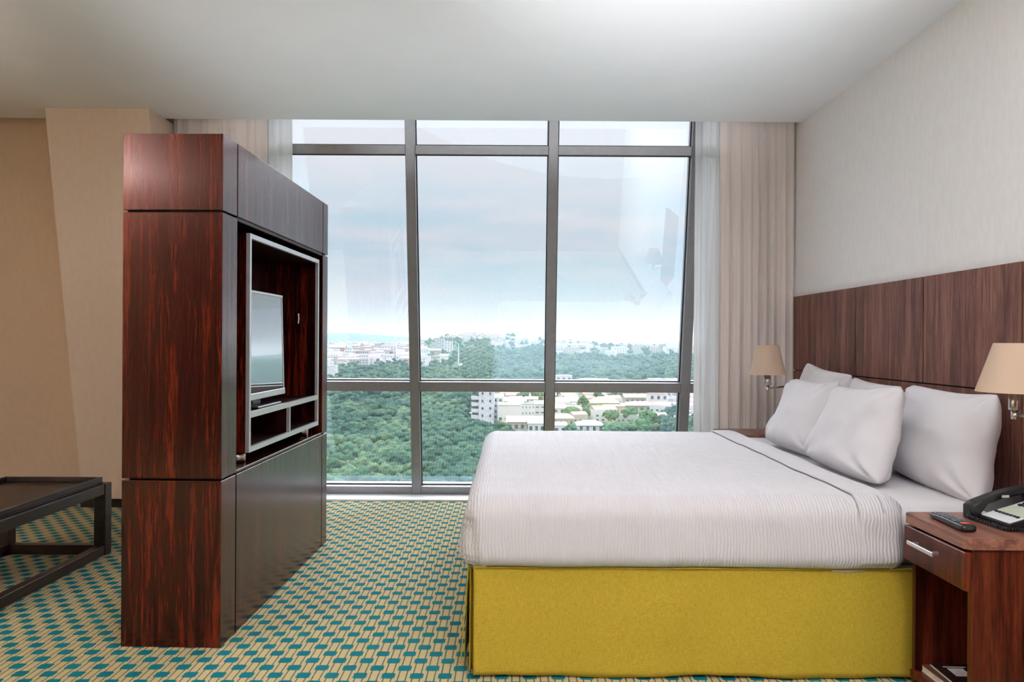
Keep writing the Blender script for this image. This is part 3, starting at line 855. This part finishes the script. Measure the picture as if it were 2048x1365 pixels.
# ------------------------------------------------------------------ outdoors
GZ = -40.0
def ss(t): t = np.clip(t, 0, 1); return t*t*(3-2*t)
def terr(x, y):
    x = np.asarray(x, float); y = np.asarray(y, float)
    z = GZ+20*ss((y-750)/800.)
    px = x/np.maximum(y, 1)*F          # bearing
    z = z+20*np.exp(-((x+120)/105)**2-((y-1600)/260)**2)+20*np.exp(-((x+35)/110)**2-((y-1650)/300)**2)
    z = z+15*np.exp(-((x-120)/150)**2-((y-1900)/320)**2)
    z = z+50*np.exp(-((x+860)/260)**2-((y-3500)/500)**2)+34*np.exp(-((x+500)/380)**2-((y-3900)/500)**2)
    z = z+22*np.exp(-((x-1500)/700)**2-((y-5200)/700)**2)+10*np.exp(-((x+350)/150)**2-((y-1300)/220)**2)
    z = z+2.0*np.sin(x/60.)*np.sin(y/90.)*ss((y-500)/500)
    return z
def drop(px, py, dmax=6000):
    """where the sight line through (px, py) meets the ground"""
    xx = px+ROLL*(py-683); yy = py-ROLL*(px-1024)
    d = np.arange(90, dmax, 4.0)
    zr = HC-(yy-683)*d/F; zt = terr((xx-1024)*d/F, d)
    k = np.where(zr <= zt)[0]
    d0 = d[k[0]] if len(k) else dmax*.6
    x0 = (xx-1024)*d0/F
    return Vector((x0, d0, float(terr(x0, d0)))), d0
ys = np.concatenate([np.linspace(14, 700, 60), np.linspace(715, 2600, 170), np.geomspace(2630, 14000, 60)])
us = np.linspace(-1.1, 1.1, 260)
P = np.zeros((len(us), len(ys), 3))
for j, yv in enumerate(ys):
    xs = us*max(yv, 60)
    P[:, j, 0] = xs; P[:, j, 1] = yv; P[:, j, 2] = terr(xs, yv)
tg = grid_mesh('ground', P, M['terrain']); struct(tg); tg.name = 'trim_4'
tg.name = 'ground'

ico = {}
def icov(n):
    if n in ico: return ico[n]
    bm = bmesh.new(); bmesh.ops.create_icosphere(bm, subdivisions=n, radius=1)
    v = np.array([x.co[:] for x in bm.verts]); f = np.array([[q.index for q in x.verts] for x in bm.faces]); bm.free()
    ico[n] = (v, f); return ico[n]
def blobs(cs, rs, sub, jit=.22, seed=1):
    v, f = icov(sub); rs_ = np.random.RandomState(seed); n = len(cs)
    V = v[None]*(1+rs_.uniform(-jit, jit, (n, len(v), 1)))*np.array([1, 1, .8])
    a = rs_.uniform(0, 6.28, n); ca, sa = np.cos(a)[:, None], np.sin(a)[:, None]
    X = V[:, :, 0]*ca-V[:, :, 1]*sa; Y = V[:, :, 0]*sa+V[:, :, 1]*ca
    V = np.stack([X, Y, V[:, :, 2]], -1)*np.asarray(rs)[:, None, None]+np.asarray(cs)[:, None]
    Fa = f[None]+(np.arange(n)*len(v))[:, None, None]
    return V.reshape(-1, 3), Fa.reshape(-1, 3)
def crown_blobs(x, y, z, R, hgt, k, rs_):
    out = []; rr = []
    for _ in range(k):
        a = rs_.uniform(0, 6.28); e = rs_.uniform(-.25, 1)
        q = math.sqrt(max(0, 1-max(0, e)**2))*rs_.uniform(.45, .95)
        out.append((x+R*q*math.cos(a), y+R*q*math.sin(a), z+hgt*(.45+.42*e))); rr.append(R*rs_.uniform(.26, .42))
    return out, rr
# houses first (so the forest can leave room)
taken = []
def building(name, label, px0, px1, ytop, ybase, wall, roof='flat', roofm='r_white', rows=2, cols=4, depth=None, D=None, sink=2.0, group=None, parts=True, cat='house', winw=.5, winh=.4, rot=0):
    pc = (px0+px1)/2
    if D is None:
        base, D = drop(pc, ybase)
    else:
        base = raypt(pc, ybase, D)
    w = (px1-px0)*D/F; h = (ybase-ytop)*D/F; dp = depth or w*.7
    t = thing(name, label, cat, base, (0, 0, rot), group)
    z0 = -sink
    rh = min(h*.32, w*.22) if roof in ('gable', 'hip', 'shed') else 0
    hw = h-rh
    MB().box(-w/2, w/2, 0, dp, z0, hw).build('walls', M[wall], t)
    ov = .04*w
    if roof == 'flat':
        MB().box(-w/2-.15, w/2+.15, -.15, dp+.15, hw+.01, hw+.35).build('roof', M[roofm], t)
    else:
        a, b, c, d = -w/2-ov, w/2+ov, -ov, dp+ov
        if roof == 'hip': r1, r2, ym = -w*.22, w*.22, dp/2
        elif roof == 'gable': r1, r2, ym = a, b, dp/2
        else: r1, r2, ym = a, b, d
        z = hw+.01
        vs = [(a, c, z), (b, c, z), (b, d, z), (a, d, z), (r1, ym, z+rh), (r2, ym, z+rh)]
        fs = [(0, 1, 5, 4), (1, 2, 5), (2, 3, 4, 5), (3, 0, 4), (3, 2, 1, 0)]
        MB().add(vs, fs).build('roof', M[roofm], t)
    if rows and cols:
        for r in range(rows):
            for c in range(cols):
                cw = w/cols; chh = hw/rows
                xa = -w/2+cw*(c+.5)-cw*winw/2; za = chh*(r+.35)
                MB().box(xa, xa+cw*winw, -.12, .02, za, za+chh*winh).build('window', M['pane_dark'], t)
    taken.append((base.x, base.y+dp/2, max(w, dp)*.62))
    return t
B = building
ap = B('apartment_block', 'white five-storey apartment block with rounded balconies beside the wooded slope', 957, 988, 783, 857, 'b_white', rows=5, cols=2, depth=14, cat='building', winw=.22, winh=.35)
apD = ap.location.y
wk = (15.5)*apD/F
for k in range(5):
    zc = (.8+k*3.05)*1.0
    x0_ = -(31*apD/F)/2
    mb = MB(); vs = []
    n = 9
    for zz in (zc, zc+1.7):
        vs.append((x0_, .5, zz))
        for i in range(n):
            a = math.pi/2*i/(n-1); vs.append((x0_-wk*math.sin(a)*1.0, .5+4-4*math.cos(a)-1.5*math.sin(a), zz))
    m_ = n+1
    fs = [tuple(range(m_)), tuple(reversed(range(m_, 2*m_)))]+[(i, (i+1) % m_, (i+1) % m_+m_, i+m_) for i in range(m_)]
    mb.add(vs, fs); mb.build('balcony', M['b_white'], ap)
MB().box(-(31*apD/F)/2-wk*.85, -(31*apD/F)/2-.05, 3.6, 12, -2, 16.5).build('balcony_wall', M['pane_dark'], ap)
B('apartment_wing', 'white stepped wing with sloping roof joined behind the balcony block', 985, 1006, 792, 852, 'b_white', 'shed', 'r_white', 5, 2, cat='building', D=apD+16, depth=12)
B('warehouse', 'white flat hall with pale walls right beside the balcony apartment block', 995, 1042, 812, 857, 'b_white', 'flat', 'r_white', 1, 4, cat='building', depth=14, winh=.12, D=apD-2)
B('apartment_block', 'white building with scattered small square windows between the hall and the mullion', 1042, 1070, 810, 845, 'b_white', 'flat', 'r_white', 3, 4, cat='building', winw=.25, winh=.25)
B('apartment_block', 'pale building with two rows of strip windows partly behind the mullion', 1069, 1102, 803, 842, 'b_white', 'gable', 'r_grey', 3, 3, cat='building', winw=.6, winh=.2)
B('gabled_hall', 'pale grey gabled hall roof rising behind the white hall', 1008, 1052, 797, 820, 'b_grey', 'gable', 'r_grey', 0, 0, cat='building')
B('school_building', 'long pale building with a parapet below the transom in front of trees', 1050, 1076, 795, 812, 'b_cream', 'gable', 'r_grey', 2, 3, cat='building')
B('house', 'house with long rusty pink roof just above the bed edge', 1014, 1088, 837, 868, 'b_cream', 'gable', 'r_brown', 1, 6, depth=12)
B('house', 'small white gabled house in front of the rusty pink roof', 1056, 1090, 842, 870, 'b_white', 'gable', 'r_white', 1, 3, depth=9)
B('house', 'house with dull pink roof emerging from behind the mullion', 1106, 1148, 832, 858, 'b_cream', 'hip', 'r_red', 1, 4, depth=11)
B('house', 'small pale house with arched porch at the mullion foot', 1106, 1134, 847, 872, 'b_white', 'gable', 'r_grey', 1, 2, depth=8)
B('villa', 'cream two-storey villa with orange hipped roof among garden trees', 1184, 1240, 797, 832, 'b_cream', 'hip', 'r_orange', 2, 6, depth=16)
B('villa', 'lower cream annex below the orange roofed villa', 1208, 1250, 816, 842, 'b_cream', 'flat', 'r_orange', 1, 4, depth=10)
B('house', 'grey hip-roofed bungalow with four dark windows above the bed edge', 1156, 1208, 845, 870, 'b_white', 'hip', 'r_grey', 1, 4, depth=13, winw=.4, winh=.55)
B('house', 'pink-roofed house with white gable behind the orange villa', 1250, 1300, 790, 812, 'b_cream', 'gable', 'r_red', 1, 5, depth=12)
B('house', 'low house with wide salmon roof in front of the white block', 1252, 1316, 806, 828, 'b_cream', 'hip', 'r_brown', 1, 5, depth=14)
B('apartment_block', 'white two-storey block with square dark windows near the window jamb', 1298, 1336, 790, 822, 'b_white', 'flat', 'r_red', 2, 3, cat='building', depth=10, winw=.4)
B('house', 'pale grey row of sheds left of the orange villa', 1106, 1160, 797, 820, 'b_grey', 'gable', 'r_grey', 1, 6, depth=12)
B('house', 'white house with blue-grey roof under the sheds', 1104, 1132, 812, 842, 'b_white', 'shed', 'r_grey', 2, 2, depth=10)
B('office_block', 'white flat-topped block crossing the transom beside the middle mullion', 1100, 1144, 753, 793, 'b_white', 'flat', 'r_white', 3, 4, cat='building')
B('office_block', 'white block with rooftop tower crossing the transom', 1163, 1218, 761, 793, 'b_white', 'flat', 'r_white', 3, 5, cat='building')
B('stair_tower', 'small white rooftop tower above the transom', 1192, 1200, 755, 775, 'b_white', 'flat', 'r_white', 0, 0, cat='building')
B('office_block', 'long white hall near the jamb crossing the transom', 1302, 1362, 761, 793, 'b_white', 'flat', 'r_white', 2, 6, cat='building')
B('shed', 'teal painted market hall just under the transom', 1143, 1166, 786, 797, 'teal_paint', 'flat', 'r_white', 0, 0)
B('warehouse', 'pale blue-grey warehouse with tiny windows under the transom', 1212, 1300, 783, 798, 'b_grey', 'flat', 'r_white', 1, 8, cat='building', winw=.3, winh=.2)
B('boundary_wall_house', 'white low house among bushes left of the balcony block', 925, 943, 829, 846, 'b_white', 'flat', 'r_white', 0, 0)
# middle distance, left
B('hospital_building', 'red and white four-storey building on the rise at the cabinet edge', 660, 689, 691, 708, 'b_red', 'gable', 'r_red', 4, 6, cat='building')
B('apartment_block', 'white blocks stepped below the red building', 690, 703, 697, 712, 'b_white', 'flat', 'r_red', 3, 3, cat='building')
B('apartment_block', 'long white block with pink roof in the middle of the town', 712, 737, 703, 718, 'b_pink', 'flat', 'r_red', 2, 6, cat='building')
B('apartment_block', 'white multi-storey block with dark window column in the town', 718, 736, 711, 732, 'b_white', 'flat', 'r_white', 4, 4, cat='building')
B('apartment_block', 'wide white apartment row beside the dark treetops', 738, 766, 709, 722, 'b_white', 'flat', 'r_white', 2, 6, cat='building')
B('house', 'white house with two dark windows at the forest edge near the cabinet', 680, 693, 727, 743, 'b_white', 'flat', 'r_white', 2, 2)
B('terrace_building', 'pale parapet building touching the cabinet edge above the transom', 640, 671, 733, 775, 'b_white', 'flat', 'r_white', 0, 0, cat='building')
B('apartment_block', 'broad pink and white block on the hillside near the mullion', 762, 790, 687, 700, 'b_pink', 'flat', 'r_white', 3, 5, cat='building')
B('tower_block', 'grey high-rise tower at the foot of the hill', 868, 888, 678, 702, 'b_grey', 'flat', 'r_grey', 6, 4, cat='building')
B('tower_block', 'white high-rise tower with dark window bands beside the grey tower', 889, 905, 683, 705, 'b_white', 'flat', 'r_white', 6, 3, cat='building')
B('church', 'white hall with tall twin gable fronts under the hill', 879, 896, 709, 731, 'b_white', 'shed', 'r_white', 0, 0, cat='building')
B('apartment_block', 'pinkish white block left of the twin gabled hall', 862, 880, 713, 728, 'b_cream', 'flat', 'r_white', 2, 5, cat='building')
B('apartment_block', 'long salmon roofed row under the high-rise towers', 840, 880, 699, 709, 'b_pink', 'gable', 'r_red', 2, 10, cat='building')
B('house', 'cluster of white terraces in the clearing under the hill', 938, 973, 722, 734, 'b_white', 'flat', 'r_white', 1, 6)
B('house', 'white steps of a house between the dark treetops', 919, 932, 729, 742, 'b_white', 'shed', 'r_brown', 1, 3)
mp_, md_ = drop(917, 731)
ms = MB().lathe([(1.1, -1), (.5, 30)], 8, Matrix.Translation(mp_)).build('radio_mast', M['b_white'])
tag(ms, 'slender white mast standing at the foot of the hill', 'mast')
for k, (px, py) in enumerate([(969, 662), (952, 659)]):
    q, dd = drop(px, py+4)
    tag(MB().lathe([(.5, -1), (.2, 26 if k == 0 else 12)], 6, Matrix.Translation(q)).build('antenna_mast', M['b_grey']),
        ['thin tall antenna on the crown of the hill', 'short thin antenna on the hilltop houses'][k], 'mast')
# far small houses
protos = {}
def far_house(kind):
    if kind in protos: return protos[kind]
    w, d, h, wall, roof, rm_ = kind
    vs = [(-w/2, -d/2, -3), (w/2, -d/2, -3), (w/2, d/2, -3), (-w/2, d/2, -3), (-w/2, -d/2, h), (w/2, -d/2, h), (w/2, d/2, h), (-w/2, d/2, h)]
    fs = [(0, 1, 5, 4), (1, 2, 6, 5), (2, 3, 7, 6), (3, 0, 4, 7)]
    me = bpy.data.meshes.new('distant_house'); mi = [0]*4
    if roof:
        vs += [(-w/2, 0, h+w*.16), (w/2, 0, h+w*.16)]
        fs += [(4, 5, 9, 8), (6, 7, 8, 9), (5, 6, 9), (7, 4, 8)]; mi += [1]*4
    else: fs += [(4, 5, 6, 7)]; mi += [1]
    # dark openings on the facing side
    nwin = max(2, int(w/4))
    for r in range(max(1, int(h/3.2))):
        for k in range(nwin):
            xa = -w/2+(k+.28)*w/nwin; xb = xa+w/nwin*.42; za = r*3.2+1.0
            if za+1.3 > h: continue
            o = len(vs); vs += [(xa, -d/2-.08, za), (xb, -d/2-.08, za), (xb, -d/2-.08, za+1.3), (xa, -d/2-.08, za+1.3)]
            fs.append((o, o+1, o+2, o+3)); mi.append(2)
    me.from_pydata(vs, [], fs)
    for m_ in (M[wall], M[rm_], M['pane_dark']): me.materials.append(m_)
    for p_, q_ in zip(me.polygons, mi): p_.material_index = q_
    protos[kind] = me; return me
kinds = [(14, 10, 7, 'b_white', 0, 'r_white'), (18, 12, 9, 'b_white', 1, 'r_red'), (12, 9, 6, 'b_cream', 1, 'r_brown'), (22, 12, 12, 'b_white', 0, 'r_grey'),
         (16, 11, 8, 'b_pink', 1, 'r_red'), (13, 10, 6, 'b_grey', 0, 'r_white'), (26, 12, 10, 'b_cream', 0, 'r_white'), (10, 9, 5, 'b_white', 1, 'r_grey')]
rr = random.Random(4)
def scatter(n, pxr, pyr, label, group, ks, sc=(.7, 1.2), cond=None):
    c = 0; tries = 0
    while c < n and tries < n*30:
        tries += 1
        px, py = rr.uniform(*pxr), rr.uniform(*pyr)
        if cond and not cond(px, py): continue
        p, d = drop(px, py)
        if any((p.x-a)**2+(p.y-b)**2 < (r+8)**2 for a, b, r in taken): continue
        o = bpy.data.objects.new('distant_house', far_house(kinds[rr.choice(ks)])); col.objects.link(o)
        o.location = p; o.rotation_euler = (0, 0, rr.uniform(-.5, .5)); s = rr.uniform(*sc); o.scale = (s, s, s)
        tag(o, label, 'house', group); taken.append((p.x, p.y, 10*s)); c += 1
scatter(138, (540, 850), (689, 734), 'small hazy house in the crowded town between cabinet and hill', 'houses of the town below the hill', [0, 1, 2, 3, 4, 5, 6, 7])
scatter(70, (836, 1092), (661, 684), 'tiny pale house crowded on the upper slope of the hill', 'houses on the hilltop', [0, 5, 7, 2, 0], (.45, .85))
scatter(60, (1095, 1460), (688, 713), 'tiny hazy white house on the plain beyond the blue-green woods', 'houses on the far plain', [0, 3, 5, 6], (.7, 1.3))
scatter(16, (985, 1100), (672, 700), 'tiny pale house on the descending shoulder of the hill', 'houses on the hill shoulder', [0, 5, 7], (.5, .9))
scatter(12, (1060, 1420), (790, 832), 'small pale house tucked among the gardens beyond the bed', 'houses among the gardens', [0, 2, 5, 7], (.45, .7))

# the many more that nobody would count, one mesh
def crowd(name, label, specs):
    V = []; F_ = []; MI = []; mats_ = ['b_white', 'b_cream', 'b_pink', 'b_grey', 'r_white', 'r_red', 'r_brown', 'r_grey', 'pane_dark']
    for (n, pxr, pyr, ks, sc) in specs:
        c = t_ = 0
        while c < n and t_ < n*20:
            t_ += 1
            p, d = drop(rr.uniform(*pxr), rr.uniform(*pyr))
            if any((p.x-a)**2+(p.y-b)**2 < (r+6)**2 for a, b, r in taken): continue
            k = kinds[rr.choice(ks)]; me = far_house(k); s_ = rr.uniform(*sc); a_ = rr.uniform(-.5, .5); ca, sa = math.cos(a_), math.sin(a_)
            o = len(V); mm = [mats_.index(k[3]), mats_.index(k[5]), 8]
            for v_ in me.vertices:
                x, y, z = v_.co*s_; V.append((p.x+x*ca-y*sa, p.y+x*sa+y*ca, p.z+z))
            for f_ in me.polygons: F_.append(tuple(i+o for i in f_.vertices)); MI.append(mm[f_.material_index])
            taken.append((p.x, p.y, 8*s_)); c += 1
    me = bpy.data.meshes.new(name); me.from_pydata(V, [], F_)
    for m_ in mats_: me.materials.append(M[m_])
    me.polygons.foreach_set('material_index', MI)
    o = bpy.data.objects.new(name, me); col.objects.link(o); tag(o, label, 'houses'); o['kind'] = 'stuff'
crowd('town_houses', 'countless tiny houses filling the town, hilltop and plain in the haze', [
    (260, (560, 850), (688, 732), [0, 1, 2, 3, 4, 5, 6, 7], (.6, 1.0)), (230, (836, 1010), (660, 680), [0, 5, 7, 2], (.4, .7)),
    (90, (1095, 1460), (687, 706), [0, 3, 5, 6], (.7, 1.2)), (70, (985, 1100), (668, 696), [0, 5, 7], (.45, .8)), (60, (990, 1400), (788, 850), [2, 4, 5, 7, 1], (.5, .75))])

# garden trees as single things
def tree(label, px, py, wpx, hpx, seed, n=26):
    base, D = drop(px, py); R = wpx*D/F/2; h = hpx*D/F
    rs_ = np.random.RandomState(seed)
    t = thing('tree', label, 'tree', base, group='garden trees')
    cs, rr_ = crown_blobs(0, 0, h*.18, R, h*.86, n, rs_)
    sub = []; sr = []
    for (c, r) in zip(cs, rr_):
        sub.append(c); sr.append(r)
        for _ in range(4):
            v = rs_.normal(size=3); v /= np.linalg.norm(v); sub.append((c[0]+v[0]*r*.8, c[1]+v[1]*r*.8, c[2]+v[2]*r*.7)); sr.append(r*.42)
    V, Fa = blobs(sub, sr, 2, .2, seed)
    np_mesh('crown', V, Fa, M['leaf2'], t)
    MB().tube([(0, 0, -1), (0, 0, h*.5)], R*.07, 8).build('trunk', M['bark'], t)
    taken.append((base.x, base.y, R))
for i, a in enumerate([
    ('round green tree at the mullion side of the garden cluster', 1143, 842, 34, 26),
    ('tall feathery tree behind the garden cluster', 1166, 832, 22, 40),
    ('brownish green tree in front of the orange villa', 1184, 842, 34, 32),
    ('dense tree touching the orange villa wall', 1203, 842, 34, 32),
    ('broad tree right below the villa annex', 1222, 850, 30, 28),
    ('rounded tree between the annex and the salmon roof', 1262, 846, 32, 28),
    ('dark tree at the curtain reflection', 1292, 856, 36, 34),
    ('low leafy tree above the coverlet beside the grey bungalow', 1232, 872, 56, 20),
    ('bushy tree above the coverlet under the curtain reflection', 1280, 874, 54, 30),
    ('small tree in front of the pink-roofed corner house', 1142, 872, 24, 20),
    ('slim cypress between the white hall and the balcony block', 990, 836, 7, 18)]):
    tree(*a, seed=20+i)

# forest canopy: uncountable
def forest(name, label, regions, seed, mat_):
    rs_ = np.random.RandomState(seed); C = []; R = []; C2 = []; R2 = []
    tk = np.array(taken)
    for (pa, pb, da, db, n, r0, r1, k) in regions:
        c = 0
        for _ in range(n):
            px = rs_.uniform(pa, pb); d = math.sqrt(rs_.uniform(da*da, db*db))
            x = (px-1024)*d/F; y = d
            if ((tk[:, 0]-x)**2+(tk[:, 1]-y)**2 < (tk[:, 2]+r0*.8)**2).any(): continue
            # keep sight of the balcony block and hall
            z = float(terr(x, y)); r = rs_.uniform(r0, r1)
            cs, rr_ = crown_blobs(x, y, z, r, r*1.7, k, rs_)
            tgt, tr_ = (C, R) if d < 520 else (C2, R2)
            tgt += cs; tr_ += rr_
            tgt.append((x, y, z+r*.7)); tr_.append(r*.75)
    V, Fa = blobs(C, R, 2, .26, seed) if C else (np.zeros((0, 3)), np.zeros((0, 3), int))
    if len(C2):
        V2, F2 = blobs(C2, R2, 1, .25, seed+1); Fa = np.vstack([Fa, F2+len(V)]); V = np.vstack([V, V2])
    o = np_mesh(name, V, Fa, mat_); tag(o, label, 'forest'); o['kind'] = 'stuff'; return o
forest('forest_canopy', 'dense green treetops filling the slope below the window', [
    (330, 925, 120, 420, 1500, 3.2, 5.6, 9), (925, 1010, 120, 300, 200, 3.2, 5.2, 9), (1285, 1450, 270, 420, 110, 2.6, 4, 8), (1100, 1290, 265, 300, 40, 2.2, 3.4, 8), (330, 935, 420, 860, 1600, 5, 8, 4)], 31, M['leaf'])
forest('forest_canopy', 'dark blue-green woods stretching beyond the town houses to the plain', [
    (925, 1440, 545, 1150, 1500, 6, 9.5, 4), (700, 1000, 880, 1200, 120, 5, 8, 3), (1000, 1440, 430, 540, 60, 4, 6, 6)], 33, M['leaf'])
forest('hill_scrub', 'scattered dark scrub and trees over the hill and far slopes', [
    (850, 1090, 1200, 1560, 230, 4, 7, 3), (550, 840, 1000, 2600, 110, 4, 7, 3), (1000, 1500, 1150, 2600, 260, 6, 10, 3)], 35, M['leaf'])

# haze: a real thin scattering volume over the valley
hz = MB().box(-7000, 7000, 60, 13000, -80, 110).build('haze', M['glass'])
m, nt, out = mat('valley_haze')
vsn = N(nt, 'ShaderNodeVolumeScatter'); vsn.inputs[0].default_value = (.62, .88, 1, 1); vsn.inputs['Density'].default_value = .00016
L(nt, vsn.outputs[0], out.inputs['Volume']); hz.data.materials.clear(); hz.data.materials.append(m)
tag(hz, 'pale blue haze hanging over the valley', 'haze'); hz['kind'] = 'stuff'

# ------------------------------------------------------------------ sky
w = bpy.data.worlds.new('sky'); scn.world = w; w.use_nodes = True
nt = w.node_tree; nt.nodes.clear()
out = N(nt, 'ShaderNodeOutputWorld'); bg = N(nt, 'ShaderNodeBackground'); L(nt, bg.outputs[0], out.inputs[0])
v = N(nt, 'ShaderNodeTexCoord').outputs['Generated']
sp = N(nt, 'ShaderNodeSeparateXYZ'); L(nt, v, sp.inputs[0])
f1 = noise(nt, v, 2.6, 6, .55, (1.0, 1.0, 4.2), .4)
f2 = noise(nt, v, 7, 5, .6, (1.0, 1.0, 6.0), .2)
f = math_(nt, 'ADD', math_(nt, 'MULTIPLY', f1, .7), math_(nt, 'MULTIPLY', f2, .3))
# clouds thicken in a band a little above the horizon
band = ramp(nt, sp.outputs[2], [(.0, (0, 0, 0)), (.03, (.25,)*3), (.10, (1,)*3), (.17, (.8,)*3), (.25, (0, 0, 0))])
g_ = math_(nt, 'MULTIPLY', ramp(nt, f, [(.42, (1,)*3), (.62, (.0,)*3)]), band)
mx = N(nt, 'ShaderNodeMixRGB'); L(nt, g_, mx.inputs[0]); mx.inputs[1].default_value = (1.02, .94, .95, 1); mx.inputs[2].default_value = (.58, .80, .91, 1)
lift = ramp(nt, sp.outputs[2], [(.0, (.113,)*3), (.15, (.138,)*3), (.30, (.165,)*3), (.42, (.62,)*3), (.75, (1,)*3)])
st = math_(nt, 'MULTIPLY', lift, 4.0)
tn = N(nt, 'ShaderNodeMixRGB', blend_type='MULTIPLY'); tn.inputs[0].default_value = 1; L(nt, mx.outputs[0], tn.inputs[1])
L(nt, ramp(nt, sp.outputs[2], [(.0, (.98, .87, .84)), (.09, (.96, .92, .92)), (.2, (.97, 1, 1))]), tn.inputs[2])
L(nt, tn.outputs[0], bg.inputs[0]); L(nt, math_(nt, 'MULTIPLY', st, 1.44), bg.inputs[1])

# ------------------------------------------------------------------ lights
def area(name, loc, rot, sx, sy, e, c):
    l = bpy.data.lights.new(name, 'AREA'); l.shape = 'RECTANGLE'; l.size = sx; l.size_y = sy; l.energy = e; l.color = c
    o = bpy.data.objects.new(name, l); col.objects.link(o); o.location = loc; o.rotation_euler = rot; return o
# portal on the glazing
po = area('window_portal', (-.27, FY-.178*1.45+.12, 1.45), (math.pi/2+TH, 0, 0), 3.5, 3.0, 1, (1, 1, 1))
po.rotation_euler = (-math.pi/2+TH, 0, 0)
po.data.cycles.is_portal = True
# sun glowing softly through the overcast, high in front of the facade
s = bpy.data.lights.new('overcast_sun', 'SUN'); s.energy = 3.0; s.angle = math.radians(55); s.color = (.95, .97, 1)
so = bpy.data.objects.new('overcast_sun', s); col.objects.link(so)
so.rotation_euler = Vector((.15, 1, .85)).to_track_quat('Z', 'Y').to_euler()
# added fill under the ceiling behind the viewpoint, no known fitting there
area('added_ceiling_fill', (.6, -.9, CEIL-.02), (0, 0, 0), 1.2, 1.2, 12, (1, .88, .84))
def point(name, loc, e, c, r):
    l = bpy.data.lights.new(name, 'POINT'); l.energy = e; l.color = c; l.shadow_soft_size = r
    o = bpy.data.objects.new(name, l); col.objects.link(o); o.location = loc; return o
# added fill lights behind the viewpoint, bounced off the ceiling to brighten the room
def spot(name, loc, aim, e, c, half, blend=.5):
    l = bpy.data.lights.new(name, 'SPOT'); l.energy = e; l.color = c; l.spot_size = math.radians(2*half); l.spot_blend = blend; l.shadow_soft_size = .12
    o = bpy.data.objects.new(name, l); col.objects.link(o); o.location = loc
    o.rotation_euler = Vector(aim).to_track_quat('-Z', 'Y').to_euler(); return o
spot('added_bounce_fill', (.5, -1.0, 1.3), (0.05, 1, .80), 1500, (.95, .95, .985), 25)
spot('added_bounce_fill', (-3.7, -1.0, 1.3), (.16, 1, .80), 1350, (1, .94, .91), 25)
tw = area('added_ceiling_wash', (-.1, -1.0, .9), Vector((0, 1, .37)).to_track_quat('-Z', 'Y').to_euler(), 3.4, .12, 5.4, (.91, .96, 1))  # added narrow-spread fill for the far ceiling, aimed clear of glass reflections
tw.data.spread = math.radians(16)
area('added_bounce_fill', (.9, -.6, 2.36), (math.pi, 0, 0), .5, .5, 95, (1, .945, .925))  # added unseen upward fill close to the ceiling, right and left
area('added_bounce_fill', (-3.7, -.6, 2.36), (math.pi, 0, 0), .5, .5, 90, (1, .94, .90))

scn.view_settings.view_transform = 'Standard'; scn.view_settings.look = 'None'
scn.view_settings.gamma = 1; scn.view_settings.exposure = 0.3; scn.view_settings.use_curve_mapping = False
c = scn.cycles
c.max_bounces = 10; c.diffuse_bounces = 6; c.glossy_bounces = 4; c.transparent_max_bounces = 16; c.volume_bounces = 1
c.use_denoising = True; c.sample_clamp_indirect = 8
